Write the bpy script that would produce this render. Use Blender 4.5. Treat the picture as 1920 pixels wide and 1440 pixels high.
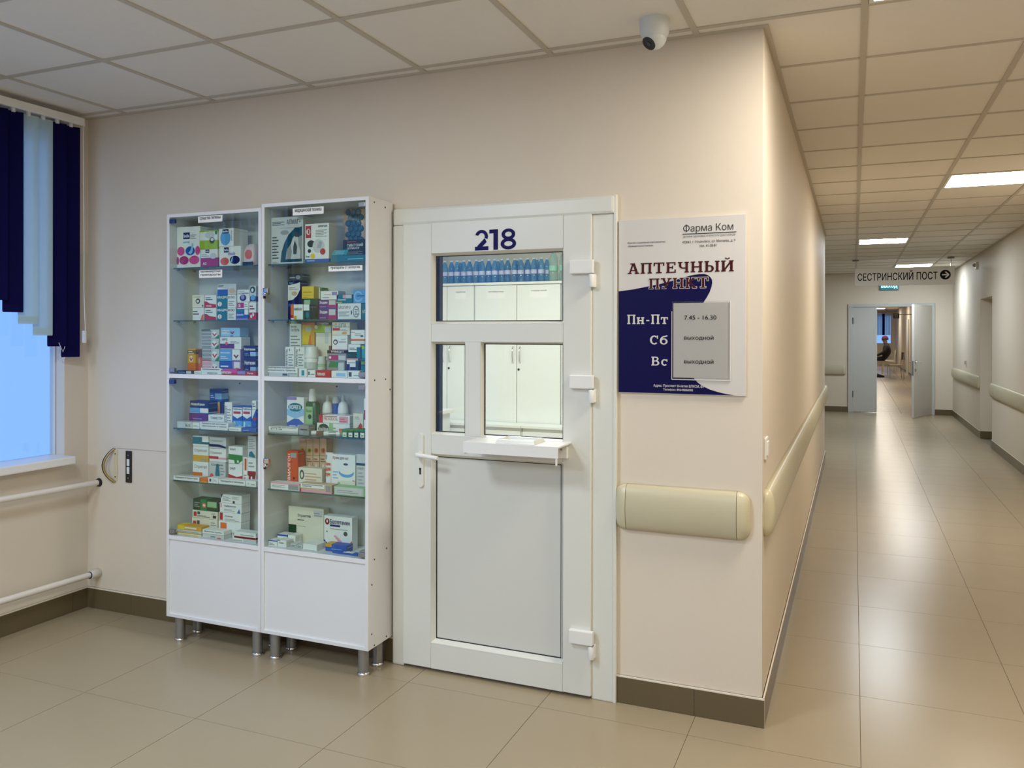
import bpy, bmesh, math, random
from mathutils import Vector, Matrix
random.seed(4)
for o in list(bpy.data.objects): bpy.data.objects.remove(o)
S = bpy.context.scene
C = S.collection
PI = math.pi

# ------------------------------------------------------------------ camera
CAM = Vector((0.32, -3.2329, 1.4923))
YAW, PITCH, ROLL = math.radians(-22.6753), math.radians(-0.0449), math.radians(0.0888)
FPX, PY = 1534.5, 626.96
fwd = Vector((math.sin(YAW)*math.cos(PITCH), math.cos(YAW)*math.cos(PITCH), math.sin(PITCH)))
rgt0 = Vector((math.cos(YAW), -math.sin(YAW), 0)); up0 = rgt0.cross(fwd)
rgt = math.cos(ROLL)*rgt0 + math.sin(ROLL)*up0; upv = -math.sin(ROLL)*rgt0 + math.cos(ROLL)*up0
cd = bpy.data.cameras.new('camera'); cam = bpy.data.objects.new('camera', cd); C.objects.link(cam)
m = Matrix((rgt, upv, -fwd)).transposed().to_4x4(); m.translation = CAM
cam.matrix_world = m
cd.sensor_width = 36; cd.sensor_fit = 'HORIZONTAL'; cd.lens = FPX/1920*36
cd.shift_y = -(720-PY)/1920; cd.clip_start = .05; cd.clip_end = 200
S.camera = cam

# ------------------------------------------------------------------ sky and exposure
w = bpy.data.worlds.new('sky'); S.world = w; w.use_nodes = True
bg = w.node_tree.nodes['Background']; bg.inputs[0].default_value = (.245, .465, 1.12, 1); bg.inputs[1].default_value = 1.25
S.view_settings.view_transform = 'Standard'; S.view_settings.look = 'None'
S.view_settings.exposure = 0.0; S.view_settings.gamma = 1; S.view_settings.use_curve_mapping = False
try:
    S.cycles.use_denoising = True; S.cycles.max_bounces = 10; S.cycles.transparent_max_bounces = 24; S.cycles.diffuse_bounces = 6
    S.cycles.sample_clamp_indirect = 6; S.cycles.caustics_reflective = False; S.cycles.caustics_refractive = False
except Exception: pass
LIGHT = 44.0          # radiance of the ceiling panels
LIGHT_COL = (1.0, .91, .77)   # warm corridor panels
LOBBY_COL = (.92, 1.03, 1.10)   # cooler panels of the hall

def measure(u, v, ax, val):
    """point on the plane axis ax = val that a measured pixel of the photo shows"""
    d = fwd + rgt*((u-960)/FPX) - upv*((v-PY)/FPX)
    return CAM + d*((val-CAM[ax])/d[ax])

# ------------------------------------------------------------------ materials
def lin(c): return tuple(((x/255)/12.92 if x/255 <= .04045 else ((x/255+.055)/1.055)**2.4) for x in c)
def mat(name, col, rough=.5, metal=0, spec=.5, noise=0, scale=20, bump=0, bscale=60, rnoise=0):
    if name in bpy.data.materials: return bpy.data.materials[name]
    M = bpy.data.materials.new(name); M.use_nodes = True; nt = M.node_tree; b = nt.nodes['Principled BSDF']
    b.inputs['Base Color'].default_value = (*col, 1); b.inputs['Roughness'].default_value = rough
    b.inputs['Metallic'].default_value = metal; b.inputs['Specular IOR Level'].default_value = spec
    tc = nt.nodes.new('ShaderNodeTexCoord')
    if noise:
        n = nt.nodes.new('ShaderNodeTexNoise'); n.inputs['Scale'].default_value = scale; n.inputs['Detail'].default_value = 4
        nt.links.new(tc.outputs['Object'], n.inputs['Vector'])
        mr = nt.nodes.new('ShaderNodeMapRange'); mr.inputs['To Min'].default_value = 1-noise; mr.inputs['To Max'].default_value = 1+noise
        nt.links.new(n.outputs['Fac'], mr.inputs['Value'])
        mx = nt.nodes.new('ShaderNodeVectorMath'); mx.operation = 'SCALE'; mx.inputs[0].default_value = col
        nt.links.new(mr.outputs[0], mx.inputs['Scale']); nt.links.new(mx.outputs[0], b.inputs['Base Color'])
        if rnoise:
            m2 = nt.nodes.new('ShaderNodeMapRange'); m2.inputs['To Min'].default_value = rough-rnoise; m2.inputs['To Max'].default_value = rough+rnoise
            nt.links.new(n.outputs['Fac'], m2.inputs['Value']); nt.links.new(m2.outputs[0], b.inputs['Roughness'])
    if bump:
        n2 = nt.nodes.new('ShaderNodeTexNoise'); n2.inputs['Scale'].default_value = bscale; n2.inputs['Detail'].default_value = 3
        nt.links.new(tc.outputs['Object'], n2.inputs['Vector'])
        bp = nt.nodes.new('ShaderNodeBump'); bp.inputs['Strength'].default_value = bump; bp.inputs['Distance'].default_value = .01
        nt.links.new(n2.outputs['Fac'], bp.inputs['Height']); nt.links.new(bp.outputs[0], b.inputs['Normal'])
    return M
def glass(name, tint, refl=1.0, diffuse=0, dcol=(1, 1, 1)):
    M = bpy.data.materials.new(name); M.use_nodes = True; nt = M.node_tree
    for n in list(nt.nodes): nt.nodes.remove(n)
    out = nt.nodes.new('ShaderNodeOutputMaterial'); tr = nt.nodes.new('ShaderNodeBsdfTransparent'); tr.inputs[0].default_value = (*tint, 1)
    gl = nt.nodes.new('ShaderNodeBsdfGlossy'); gl.inputs['Roughness'].default_value = .02
    lw = nt.nodes.new('ShaderNodeLayerWeight'); lw.inputs[0].default_value = .5
    pw = nt.nodes.new('ShaderNodeMath'); pw.operation = 'POWER'; pw.inputs[1].default_value = 5; nt.links.new(lw.outputs['Facing'], pw.inputs[0])
    fr = nt.nodes.new('ShaderNodeMath'); fr.operation = 'MULTIPLY_ADD'; fr.inputs[1].default_value = .96; fr.inputs[2].default_value = .04; nt.links.new(pw.outputs[0], fr.inputs[0])
    mul = nt.nodes.new('ShaderNodeMath'); mul.operation = 'MULTIPLY'; mul.inputs[1].default_value = refl; nt.links.new(fr.outputs[0], mul.inputs[0])
    mix = nt.nodes.new('ShaderNodeMixShader'); nt.links.new(mul.outputs[0], mix.inputs[0])
    src = tr.outputs[0]
    if diffuse:
        df = nt.nodes.new('ShaderNodeBsdfDiffuse'); df.inputs[0].default_value = (*dcol, 1)
        tl = nt.nodes.new('ShaderNodeBsdfTranslucent'); tl.inputs[0].default_value = (*dcol, 1)
        m0 = nt.nodes.new('ShaderNodeMixShader'); m0.inputs[0].default_value = .5; nt.links.new(df.outputs[0], m0.inputs[1]); nt.links.new(tl.outputs[0], m0.inputs[2])
        m1 = nt.nodes.new('ShaderNodeMixShader'); m1.inputs[0].default_value = diffuse; nt.links.new(tr.outputs[0], m1.inputs[1]); nt.links.new(m0.outputs[0], m1.inputs[2]); src = m1.outputs[0]
    nt.links.new(src, mix.inputs[1]); nt.links.new(gl.outputs[0], mix.inputs[2]); nt.links.new(mix.outputs[0], out.inputs[0])
    return M
def emit(name, col, s):
    M = bpy.data.materials.new(name); M.use_nodes = True; nt = M.node_tree
    for n in list(nt.nodes): nt.nodes.remove(n)
    out = nt.nodes.new('ShaderNodeOutputMaterial'); e = nt.nodes.new('ShaderNodeEmission'); e.inputs[0].default_value = (*col, 1); e.inputs[1].default_value = s
    nt.links.new(e.outputs[0], out.inputs[0]); return M
WALL = mat('wall_paint', (.67, .60, .505), .6, spec=.3, noise=.012, scale=3, bump=.02, bscale=120)
CEIL = mat('ceiling_tile_face', (.77, .74, .69), .8, noise=.02, scale=30, bump=.12, bscale=300)
BAR = mat('ceiling_bar', (.50, .46, .39), .5)
FLOOR = mat('porcelain_tile', (.335, .272, .178), .26, noise=.035, scale=4, rnoise=.015, bump=.006, bscale=6)
GROUT = mat('grout', (.16, .135, .10), .8)
BASE = mat('base_tile_glaze', (.115, .088, .045), .3, noise=.08, scale=8)
CAULK = mat('caulk', (.75, .69, .58), .6)
PVC = mat('white_pvc', (.67, .675, .63), .3)
PVCP = mat('white_pvc_panel', (.61, .615, .575), .38)
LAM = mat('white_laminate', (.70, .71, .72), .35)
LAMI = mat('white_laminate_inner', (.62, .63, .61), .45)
WHITE = mat('white_plastic', (.76, .76, .74), .35)
METAL = mat('white_enamelled_metal', (.74, .70, .64), .35)
GREYM = mat('grey_metal', (.30, .30, .30), .35, metal=.7)
CHROME = mat('chrome', (.75, .75, .75), .15, metal=1)
BLACK = mat('black_rubber', (.012, .012, .012), .5)
RAIL = mat('cream_vinyl', (.50, .46, .325), .35, noise=.02, scale=6)
RAILC = mat('cream_vinyl_cap', (.55, .51, .35), .35)
NAVY = mat('navy_fabric', (.0025, .002, .048), .8, spec=.1)
PALE = glass('pale_blue_fabric', (.80, .88, .88), 0.0, .75, (.66, .78, .78))
GLS = glass('window_glass', (.93, .97, .97))
GLSC = glass('cabinet_glass', (.93, .97, .95), 1.0)
GSHELF = glass('glass_shelf_face', (.85, .93, .90), 1.0)
GEDGE = mat('glass_edge', (.03, .09, .085), .2)
PANEL = emit('light_diffuser', LIGHT_COL, LIGHT)
PANEL_FILL = emit('light_diffuser_blue_fill', (.80, 1.03, 1.30), LIGHT*1.3)  # unseen hall panel, made bluer and stronger to cool the left side
PANELC = emit('light_diffuser_cool', LOBBY_COL, LIGHT)
BRASS = mat('brass', (.45, .36, .16), .35, metal=.8)
# ------------------------------------------------------------------ mesh helpers
class MB:
    def __init__(s): s.v = []; s.f = []; s.m = []; s.sm = []
    def add(s, vs, fs, mi=0, smooth=False):
        o = len(s.v); s.v += [tuple(p) for p in vs]
        for f in fs: s.f.append(tuple(i+o for i in f)); s.m.append(mi); s.sm.append(smooth)
        return s
    def box(s, x0, x1, y0, y1, z0, z1, mi=0):
        return s.add([(x0,y0,z0),(x1,y0,z0),(x1,y1,z0),(x0,y1,z0),(x0,y0,z1),(x1,y0,z1),(x1,y1,z1),(x0,y1,z1)],
                     [(0,3,2,1),(4,5,6,7),(0,1,5,4),(1,2,6,5),(2,3,7,6),(3,0,4,7)], mi)
    def quad(s, a, b, c, d, mi=0): return s.add([a, b, c, d], [(0,1,2,3)], mi)
    def poly(s, pts, mi=0): return s.add(pts, [tuple(range(len(pts)))], mi)
    def tube(s, path, r, n=10, mi=0, cap=True):
        rings = []; P = [Vector(p) for p in path]; prev = None
        for i, p in enumerate(P):
            t = (P[min(i+1, len(P)-1)]-P[max(i-1, 0)]).normalized()
            a = t.orthogonal().normalized() if prev is None else (prev-t*prev.dot(t)).normalized()
            prev = a; b = t.cross(a); rr = r[i] if isinstance(r, (list, tuple)) else r
            rings.append([p+(a*math.cos(2*PI*k/n)+b*math.sin(2*PI*k/n))*rr for k in range(n)])
        return s.loft(rings, mi, cap, True)
    def loft(s, rings, mi=0, cap=True, smooth=True, closed=True):
        n = len(rings[0]); vs = [v for r in rings for v in r]; fs = []
        for i in range(len(rings)-1):
            for k in range(n if closed else n-1):
                k2 = (k+1) % n; fs.append((i*n+k, i*n+k2, (i+1)*n+k2, (i+1)*n+k))
        o = len(s.f); s.add(vs, fs, mi, smooth)
        if cap:
            s.add(rings[0], [tuple(range(n-1, -1, -1))], mi); s.add(rings[-1], [tuple(range(n))], mi)
        return s
    def lathe(s, prof, c=(0,0,0), n=16, mi=0, cap=True, axis='z'):
        rings = []
        for r, h in prof:
            ring = []
            for k in range(n):
                a = 2*PI*k/n; x, y = r*math.cos(a), r*math.sin(a)
                p = (x, y, h) if axis == 'z' else ((x, h, y) if axis == 'y' else (h, x, y))
                ring.append((c[0]+p[0], c[1]+p[1], c[2]+p[2]))
            rings.append(ring)
        return s.loft(rings, mi, cap, True)
    def prism(s, pts, a0, a1, axis='y', mi=0, smooth=False):
        def P(p, a): return (p[0], a, p[1]) if axis == 'y' else ((a, p[0], p[1]) if axis == 'x' else (p[0], p[1], a))
        n = len(pts); r0 = [P(p, a0) for p in pts]; r1 = [P(p, a1) for p in pts]
        return s.loft([r0, r1], mi, True, smooth)
ROOT = {}
def obj(name, mb, mats, parent=None, loc=None, bevel=0, local=False, seg=2, data=None):
    """links one mesh object; world coordinates unless local"""
    if data is None:
        off = Vector((0,0,0))
        if not local:
            if parent is not None: off = ROOT.get(parent.name, Vector((0,0,0)))
            elif loc is not None: off = Vector(loc)
        me = bpy.data.meshes.new(name)
        me.from_pydata([tuple(Vector(v)-off) for v in mb.v], [], mb.f)
        ms = mats if isinstance(mats, (list, tuple)) else [mats]
        for M in ms: me.materials.append(M)
        for p, mi, sm in zip(me.polygons, mb.m, mb.sm): p.material_index = mi; p.use_smooth = sm
        bm = bmesh.new(); bm.from_mesh(me)
        if bevel:
            bmesh.ops.remove_doubles(bm, verts=bm.verts, dist=1e-5)
            bmesh.ops.bevel(bm, geom=[e for e in bm.edges if len(e.link_faces) == 2 and e.calc_face_angle(0) > .5], offset=bevel, segments=seg, affect='EDGES', clamp_overlap=True, profile=.6)
        bmesh.ops.recalc_face_normals(bm, faces=bm.faces); bm.to_mesh(me); bm.free(); me.update()
    else: me = data
    o = bpy.data.objects.new(name, me); C.objects.link(o)
    if parent is not None:
        o.parent = parent; ROOT[o.name] = ROOT.get(parent.name, Vector((0,0,0)))
    else:
        o.location = loc if loc is not None else (0,0,0); ROOT[o.name] = Vector(o.location)
    return o
LABELS = {}
def tag(o, label, cat, group=None):
    n = len(label.split()); assert 4 <= n <= 16, (n, label)
    if not group or group not in SHARED:
        assert label not in LABELS, label
    LABELS[label] = 1; o['label'] = label; o['category'] = cat
    if group: o['group'] = group
    return o
SHARED = {'water bottles on the pharmacy cupboard'}
def thing(name, label, cat, loc=(0,0,0), group=None, rz=0):
    o = bpy.data.objects.new(name, None); C.objects.link(o); o.location = loc; o.rotation_euler = (0,0,rz); o.empty_display_size = .05
    ROOT[o.name] = Vector(loc); return tag(o, label, cat, group)
def struct(o, label=None):
    o['kind'] = 'structure'
    if label: o['label'] = label
    return o
TXT = {}
def text_geo(s, bold=0, sp=1.0):
    """outlines of a line of lettering: every outer contour is filled with its own holes on its own layer"""
    key = (s, bold, sp)
    if key in TXT: return TXT[key]
    cu = bpy.data.curves.new('t', 'FONT'); cu.body = s; cu.size = 1; cu.space_character = sp
    t = bpy.data.objects.new('t', cu); C.objects.link(t); bpy.context.view_layer.update()
    dg = bpy.context.evaluated_depsgraph_get(); oc = t.evaluated_get(dg).to_curve(dg)
    cons = []
    for spl in oc.splines:
        bp = spl.bezier_points; n = len(bp); pts = []
        for k in range(n):
            p, q = bp[k], bp[(k+1) % n]; a, b, c, d = p.co.xy, p.handle_right.xy, q.handle_left.xy, q.co.xy
            straight = abs((d-a).cross(b-a)) < 1e-4 and abs((d-a).cross(c-a)) < 1e-4
            for i in range(1 if straight else 4):
                u = i/4; pts.append(a*(1-u)**3+b*3*u*(1-u)**2+c*3*u*u*(1-u)+d*u**3)
        if len(pts) > 2: cons.append([p.copy() for p in pts])
    t.evaluated_get(dg).to_curve_clear(); bpy.data.objects.remove(t); bpy.data.curves.remove(cu)
    area = lambda P: sum(P[i].x*P[(i+1) % len(P)].y-P[(i+1) % len(P)].x*P[i].y for i in range(len(P)))/2
    if not cons: TXT[key] = ([(0,0,0),(1,0,0),(1,1,0)], [], 0, 1, 0, 1); return TXT[key]
    def inside(p, P):
        r = False
        for i in range(len(P)):
            a, b = P[i], P[i-1]
            if (a.y > p.y) != (b.y > p.y) and p.x < (b.x-a.x)*(p.y-a.y)/(b.y-a.y)+a.x: r = not r
        return r
    def fatten(P, sg):
        if not bold: return P
        out = []
        for i in range(len(P)):
            e1, e2 = (P[i]-P[i-1]), (P[(i+1) % len(P)]-P[i])
            n1, n2 = Vector((e1.y,-e1.x)), Vector((e2.y,-e2.x))
            nn = (n1.normalized() if n1.length else n1)+(n2.normalized() if n2.length else n2)
            nn = nn/max(nn.length_squared/2, .6) if nn.length else nn
            out.append(P[i]+nn*bold*sg)
        return out
    # contours that overlap in x belong to one glyph
    cons.sort(key=lambda P: min(p.x for p in P)); groups = []; right = -1e9
    for P in cons:
        if min(p.x for p in P) > right-.004: groups.append([])
        groups[-1].append(P); right = max(right, max(p.x for p in P))
    vs = []; fs = []
    for gi, g in enumerate(groups):
        big = max(g, key=lambda P: abs(area(P))); sg = 1 if area(big) > 0 else -1; loops = []
        for P in g:
            if P is not big and area(P)*sg > 0 and sum(all(inside(p, Q) for p in P) for Q in g if Q is not P) % 2 == 1: P = P[::-1]
            loops.append(fatten(P, sg))
        edges = [(a, b, 1) if a.y < b.y else (b, a, -1) for P in loops for a, b in zip(P, P[1:]+P[:1]) if abs(a.y-b.y) > 1e-6]
        ys = sorted({round(p.y, 3) for P in loops for p in P})
        for y0, y1 in zip(ys[:-1], ys[1:]):        # trapezoids between neighbouring heights, filled where the winding is not zero
            ym = (y0+y1)/2; cr = sorted(((a.x+(b.x-a.x)*(ym-a.y)/(b.y-a.y), a, b, w_) for a, b, w_ in edges if a.y <= ym < b.y), key=lambda c: c[0]); wn = 0
            for k in range(len(cr)):
                if wn == 0: st = cr[k]
                wn += cr[k][3]
                if wn == 0:
                    en = cr[k]; X = lambda e, y: e[1].x+(e[2].x-e[1].x)*(min(max(y, e[1].y), e[2].y)-e[1].y)/(e[2].y-e[1].y); n0 = len(vs)
                    vs += [(X(st,y0),y0,gi),(X(en,y0),y0,gi),(X(en,y1),y1,gi),(X(st,y1),y1,gi)]; fs.append((n0,n0+1,n0+2,n0+3))
    if not vs: vs = [(0,0,0),(1,1,0)]
    xs = [v[0] for v in vs]; ys = [v[1] for v in vs]
    TXT[key] = (vs, fs, min(xs), max(xs), min(ys), max(ys)); return TXT[key]
def put_text(mb, s, x0, x1, z0, z1, y, mi=0, bold=0, keep=False, face='-y', sp=1.0):
    """lettering fitted into the rectangle of a face at depth y"""
    vs, fs, a, b, c, d = text_geo(s, bold, sp)
    sx = (x1-x0)/max(b-a, 1e-6); sz = (z1-z0)/max(d-c, 1e-6)
    if keep: sx = sz = min(sx, sz)
    mb.add([(x0+(p[0]-a)*sx, y-4e-6*(p[2] % 12), z0+(p[1]-c)*sz) for p in vs], fs, mi)
# slab serif letters drawn from strokes: each glyph is (advance, list of polygons) for cap height 1
def _bar(x0, x1, z0, z1): return [(x0,z0),(x1,z0),(x1,z1),(x0,z1)]
def _line(a, b, t):
    d = Vector((b[0]-a[0], b[1]-a[1])); n = Vector((-d.y, d.x)).normalized()*t/2
    return [(a[0]-n.x,a[1]-n.y),(b[0]-n.x,b[1]-n.y),(b[0]+n.x,b[1]+n.y),(a[0]+n.x,a[1]+n.y)]
def _arc(cx, cz, rx, rz, a0, a1, t, n=12):
    out = []
    for i in range(n):
        p, q = math.radians(a0+(a1-a0)*i/n), math.radians(a0+(a1-a0)*(i+1)/n)
        out.append([(cx+(rx-t)*math.cos(p), cz+(rz-t*.7)*math.sin(p)), (cx+rx*math.cos(p), cz+rz*math.sin(p)), (cx+rx*math.cos(q), cz+rz*math.sin(q)), (cx+(rx-t)*math.cos(q), cz+(rz-t*.7)*math.sin(q))])
    return out
def slab_glyph(ch):
    t, s = .2, .11
    def stem(x, top=True, bot=True, h=1.0, e=.08):
        r = [_bar(x, x+t, 0, h)]
        if top: r.append(_bar(x-e, x+t+e, h-s, h))
        if bot: r.append(_bar(x-e, x+t+e, 0, s))
        return r
    if ch == 'А': return .98, [_line((.16,0),(.46,1),.13), _line((.80,0),(.50,1),.2), _bar(.22,.5,.9,1), _bar(.25,.72,.27,.37), _bar(0,.34,0,s), _bar(.6,.98,0,s)]
    if ch == 'П': return .98, stem(.1)+stem(.68)+[_bar(.1,.88,1-s,1)]
    if ch == 'н': return .9, stem(.1,h=.72)+stem(.58,h=.72)+[_bar(.1,.7,.31,.43)]
    if ch == 'т': return .8, [_bar(.3,.5,0,.72),_bar(.2,.6,0,s),_bar(.02,.78,.72-s,.72),_bar(.02,.13,.46,.72),_bar(.67,.78,.46,.72)]
    if ch == 'Т': return .92, [_bar(.36,.56,0,1),_bar(.22,.7,0,s),_bar(.02,.9,1-s,1),_bar(.02,.13,.68,1),_bar(.79,.9,.68,1)]
    if ch == 'Е': return .88, stem(.1)+[_bar(.1,.8,1-s,1),_bar(.1,.82,0,s),_bar(.69,.8,.7,1),_bar(.71,.82,0,.32),_bar(.1,.6,.45,.56),_bar(.5,.6,.36,.65)]
    if ch == 'Ч': return .92, stem(.62)+[_bar(.1,.28,.6,1),_bar(.0,.38,1-s,1),_bar(.38,.7,.36,.48)]+_arc(.42,.64,.32,.28,180,270,.18,6)
    if ch == 'Н': return 1.0, stem(.1)+stem(.7)+[_bar(.1,.8,.44,.56)]
    if ch == 'Ы': return 1.2, stem(.1)+[_bar(.2,.5,.5,.61),_bar(.2,.5,0,s)]+_arc(.48,.305,.28,.305,-90,90,.19,8)+stem(.92)
    if ch == 'Й': return 1.02, stem(.1)+stem(.72)+[_line((.24,.1),(.78,.9),.14)]+_arc(.51,1.3,.22,.2,200,340,.12,8)
    if ch == 'У': return .96, [_line((.2,1),(.52,.34),.19),_line((.8,1),(.42,.06),.14),_bar(.0,.4,1-s,1),_bar(.6,.96,1-s,1),_bar(.2,.46,0,s),_bar(.14,.26,0,.2)]
    if ch == 'К': return 1.0, stem(.1)+[_line((.26,.42),(.76,.95),.14),_line((.42,.58),(.82,.05),.19),_bar(.58,.96,1-s,1),_bar(.64,1.0,0,s)]
    if ch == 'С': return .9, _arc(.45,.5,.43,.51,45,315,.2,16)+[_bar(.72,.83,.64,1.0)]
    if ch == 'с': return .72, _arc(.36,.36,.34,.37,45,315,.18,14)+[_bar(.56,.66,.46,.73)]
    if ch == 'б': return .82, _arc(.4,.34,.38,.35,0,360,.18,20)+_arc(.5,.45,.48,.5,95,190,.17,8)+[_line((.44,.87),(.76,.98),.14)]
    if ch == 'В': return .92, stem(.1)+[_bar(.2,.52,1-s,1),_bar(.2,.52,.46,.57),_bar(.2,.52,0,s)]+_arc(.5,.755,.27,.245,-90,90,.17,8)+_arc(.52,.28,.33,.28,-90,90,.19,8)
    if ch == '-': return .5, [_bar(.08,.42,.3,.43)]
    return .4, []
def put_slab(mb, s, x0, x1, z0, z1, y, mi=0, fat=0):
    adv = 0; polys = []; gap = .1
    for ch in s:
        a, ps = slab_glyph(ch)
        polys += [[(p[0]+adv, p[1]) for p in q] for q in ps]; adv += a+gap
    adv -= gap; sx = (x1-x0)/adv; sz = z1-z0
    for k, q in enumerate(polys):
        y -= 2.2e-6          # strokes overlap, so each lies a hair above the one before
        if fat:
            c = Vector((sum(p[0] for p in q)/len(q)*sx, sum(p[1] for p in q)/len(q)*sz)); o = []
            for p in q:
                d = Vector((p[0]*sx, p[1]*sz))-c; o.append(c+d+Vector((math.copysign(fat, d.x), math.copysign(fat, d.y))))
            mb.poly([(x0+p.x, y, z0+p.y) for p in o], mi)
        else: mb.poly([(x0+p[0]*sx, y, z0+p[1]*sz) for p in q], mi)
def ell(x0, x1, z0, z1, y, n=16): return [((x0+x1)/2+(x1-x0)/2*math.cos(2*PI*k/n), y, (z0+z1)/2+(z1-z0)/2*math.sin(2*PI*k/n)) for k in range(n)]
# ------------------------------------------------------------------ the setting
H = 2.657
XL, XR, YB = -3.541, 1.995, -6.2        # left wall, right wall, wall behind the camera
YW, YE = 7.17, 13.75                     # end of the left corridor wall, end wall with the double door
FX, FSX, FY, FSY = .345, .594, -.172, .608
f_ = MB()
f_.box(XL-.06, XR+.5, YB-.2, .0, -.06, -.0025); f_.box(XL-.06, XR+.5, .0, YW, -.06, -.0025); f_.box(-4.2, XR+.5, YW, YE+.1, -.06, -.0025); f_.box(-1.3, 2.35, YE+.1, 41, -.06, -.0025)
floor = struct(obj('floor', f_, GROUT), 'beige porcelain tiled floor of the hall and corridor')
TILE = {}
def slab_piece(name, parent, x0, x1, y0, y1, z0, z1, M, bevel=0):
    key = (name, round(x1-x0, 4), round(y1-y0, 4), round(z1-z0, 4))
    if key not in TILE:
        mb = MB().box(-(x1-x0)/2, (x1-x0)/2, -(y1-y0)/2, (y1-y0)/2, -(z1-z0)/2, (z1-z0)/2)
        o = obj(name, mb, M, parent, local=True, bevel=bevel, seg=1); TILE[key] = o.data
    else: o = obj(name, None, None, parent, data=TILE[key])
    o.location = Vector(((x0+x1)/2, (y0+y1)/2, (z0+z1)/2))-ROOT.get(parent.name, Vector((0,0,0)))
    return o
def grid_tiles(name, parent, X, Y, SX, SY, rx0, rx1, ry0, ry1, z0, z1, gap, M, skip=(), bevel=0):
    i0, i1 = math.floor((rx0-X)/SX), math.ceil((rx1-X)/SX); j0, j1 = math.floor((ry0-Y)/SY), math.ceil((ry1-Y)/SY)
    for i in range(i0, i1):
        for j in range(j0, j1):
            if (i, j) in skip: continue
            x0, x1 = max(X+i*SX+gap, rx0), min(X+(i+1)*SX-gap, rx1); y0, y1 = max(Y+j*SY+gap, ry0), min(Y+(j+1)*SY-gap, ry1)
            if x1-x0 < .02 or y1-y0 < .02: continue
            slab_piece(name, parent, x0, x1, y0, y1, z0, z1, M, bevel)
grid_tiles('floor_tile', floor, FX, FY, FSX, FSY, XL, XR, -2.6, .0, -.01, 0, .0012, FLOOR)
grid_tiles('floor_tile', floor, FX, FY, FSX, FSY, .0, XR, .0, YW, -.01, 0, .0012, FLOOR)
grid_tiles('floor_tile', floor, FX, FY, FSX, FSY, -1.0, XR, YW, YE+.1, -.01, 0, .0012, FLOOR)
def far_floor(nm, x0, x1, y0, y1, M): slab_piece(nm, floor, x0, x1, y0, y1, -.01, 0, M)
FARF = mat('porcelain_tile_far', (.335, .272, .178), .27, noise=.05, scale=5)
def far_tile_mat():
    nt = FARF.node_tree; b = nt.nodes['Principled BSDF']; tc = nt.nodes.new('ShaderNodeTexCoord'); br = nt.nodes.new('ShaderNodeTexBrick')
    br.offset = 0; br.inputs['Scale'].default_value = 1; br.inputs['Brick Width'].default_value = .6; br.inputs['Row Height'].default_value = .6; br.inputs['Mortar Size'].default_value = .004
    br.inputs['Color1'].default_value = br.inputs['Color2'].default_value = (.335, .272, .178, 1); br.inputs['Mortar'].default_value = (.16, .135, .10, 1)
    nt.links.new(tc.outputs['Object'], br.inputs['Vector']); nt.links.new(br.outputs['Color'], b.inputs['Base Color'])
far_tile_mat()
far_floor('floor_field', XL, XR, YB, -2.6, FARF); far_floor('floor_field', -4.1, -1.0, YW, YE+.1, FARF); far_floor('floor_field', -1.2, 2.3, YE+.1, 40.9, FARF); far_floor('floor_field', XL, -.12, .1, 4.4, FARF)

# ceiling: a slab with lay-in tiles, bars and light panels
GX, GY = -.247, -.077
c_ = MB()
c_.box(XL-.06, XR+.5, YB-.2, .15, H+.03, H+.1); c_.box(-.15, XR+.5, .15, YW, H+.03, H+.1); c_.box(-4.2, XR+.5, YW, YE+.1, H+.03, H+.1); c_.box(XL-.06, -.12, .14, 4.5, H+.03, H+.1); c_.box(-1.3, 2.35, YE+.1, 41, H+.03, H+.1)
ceiling = struct(obj('ceiling', c_, CEIL), 'suspended ceiling of square lay-in tiles')
LIGHTS = [(1,-1),(2,6),(1,13),(2,20),(2,-8)]           # corridor panels (cell column, row)
LOBBY = [(-3,-4),(-5,-7),(-1,-8)]
skip = set(LIGHTS+LOBBY)
grid_tiles('ceiling_tile', ceiling, GX, GY, .6, .6, XL, XR, -1.9, .0, H+.004, H+.02, .002, CEIL, skip)
grid_tiles('ceiling_tile', ceiling, GX, GY, .6, .6, .0, XR, .0, YW, H+.004, H+.02, .002, CEIL, skip)
grid_tiles('ceiling_tile', ceiling, GX, GY, .6, .6, -.85, XR, YW, YE, H+.004, H+.02, .002, CEIL, skip)
def far_ceil(x0, x1, y0, y1): slab_piece('ceiling_field', ceiling, x0, x1, y0, y1, H+.004, H+.02, CEIL)
far_ceil(-4.1, -.85, YW, YE); far_ceil(-1.2, 2.3, YE+.1, 40.9); far_ceil(XL, -.15, .15, 4.4)
# the unseen part behind the camera, left open around the panels
for j in range(-11, -3):
    y0, y1 = GY+j*.6, GY+(j+1)*.6
    y0 = max(y0, YB); y1 = min(y1, -1.9)
    if y1-y0 < .02: continue
    xs = sorted([GX+i*.6 for i, jj in LIGHTS+LOBBY if jj == j]); x = XL
    for c in xs: far_ceil(x, c, y0, y1); x = c+.6
    far_ceil(x, XR, y0, y1)
def bar(x0, x1, y0, y1): slab_piece('ceiling_bar', ceiling, x0, x1, y0, y1, H-.001 if y1-y0 > .1 else H-.0004, H+.006, BAR)
for i in range(-6, 5):
    x = GX+i*.6
    if XL < x < XR: bar(x-.012, x+.012, YB, .0)
for i in range(1, 4): bar(GX+i*.6-.012, GX+i*.6+.012, .0, YW)
for i in range(-1, 4): bar(GX+i*.6-.012, GX+i*.6+.012, YW, YE)
for j in range(-10, 1):
    y = GY+j*.6; bar(XL, XR, y-.012, y+.012)
for j in range(1, 24):
    y = GY+j*.6
    if y < YE-.05: bar(.0 if y < YW else -.85, XR, y-.009, y+.009)
EDGE = mat('ceiling_edge_angle', (.52, .47, .38), .5)
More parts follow.
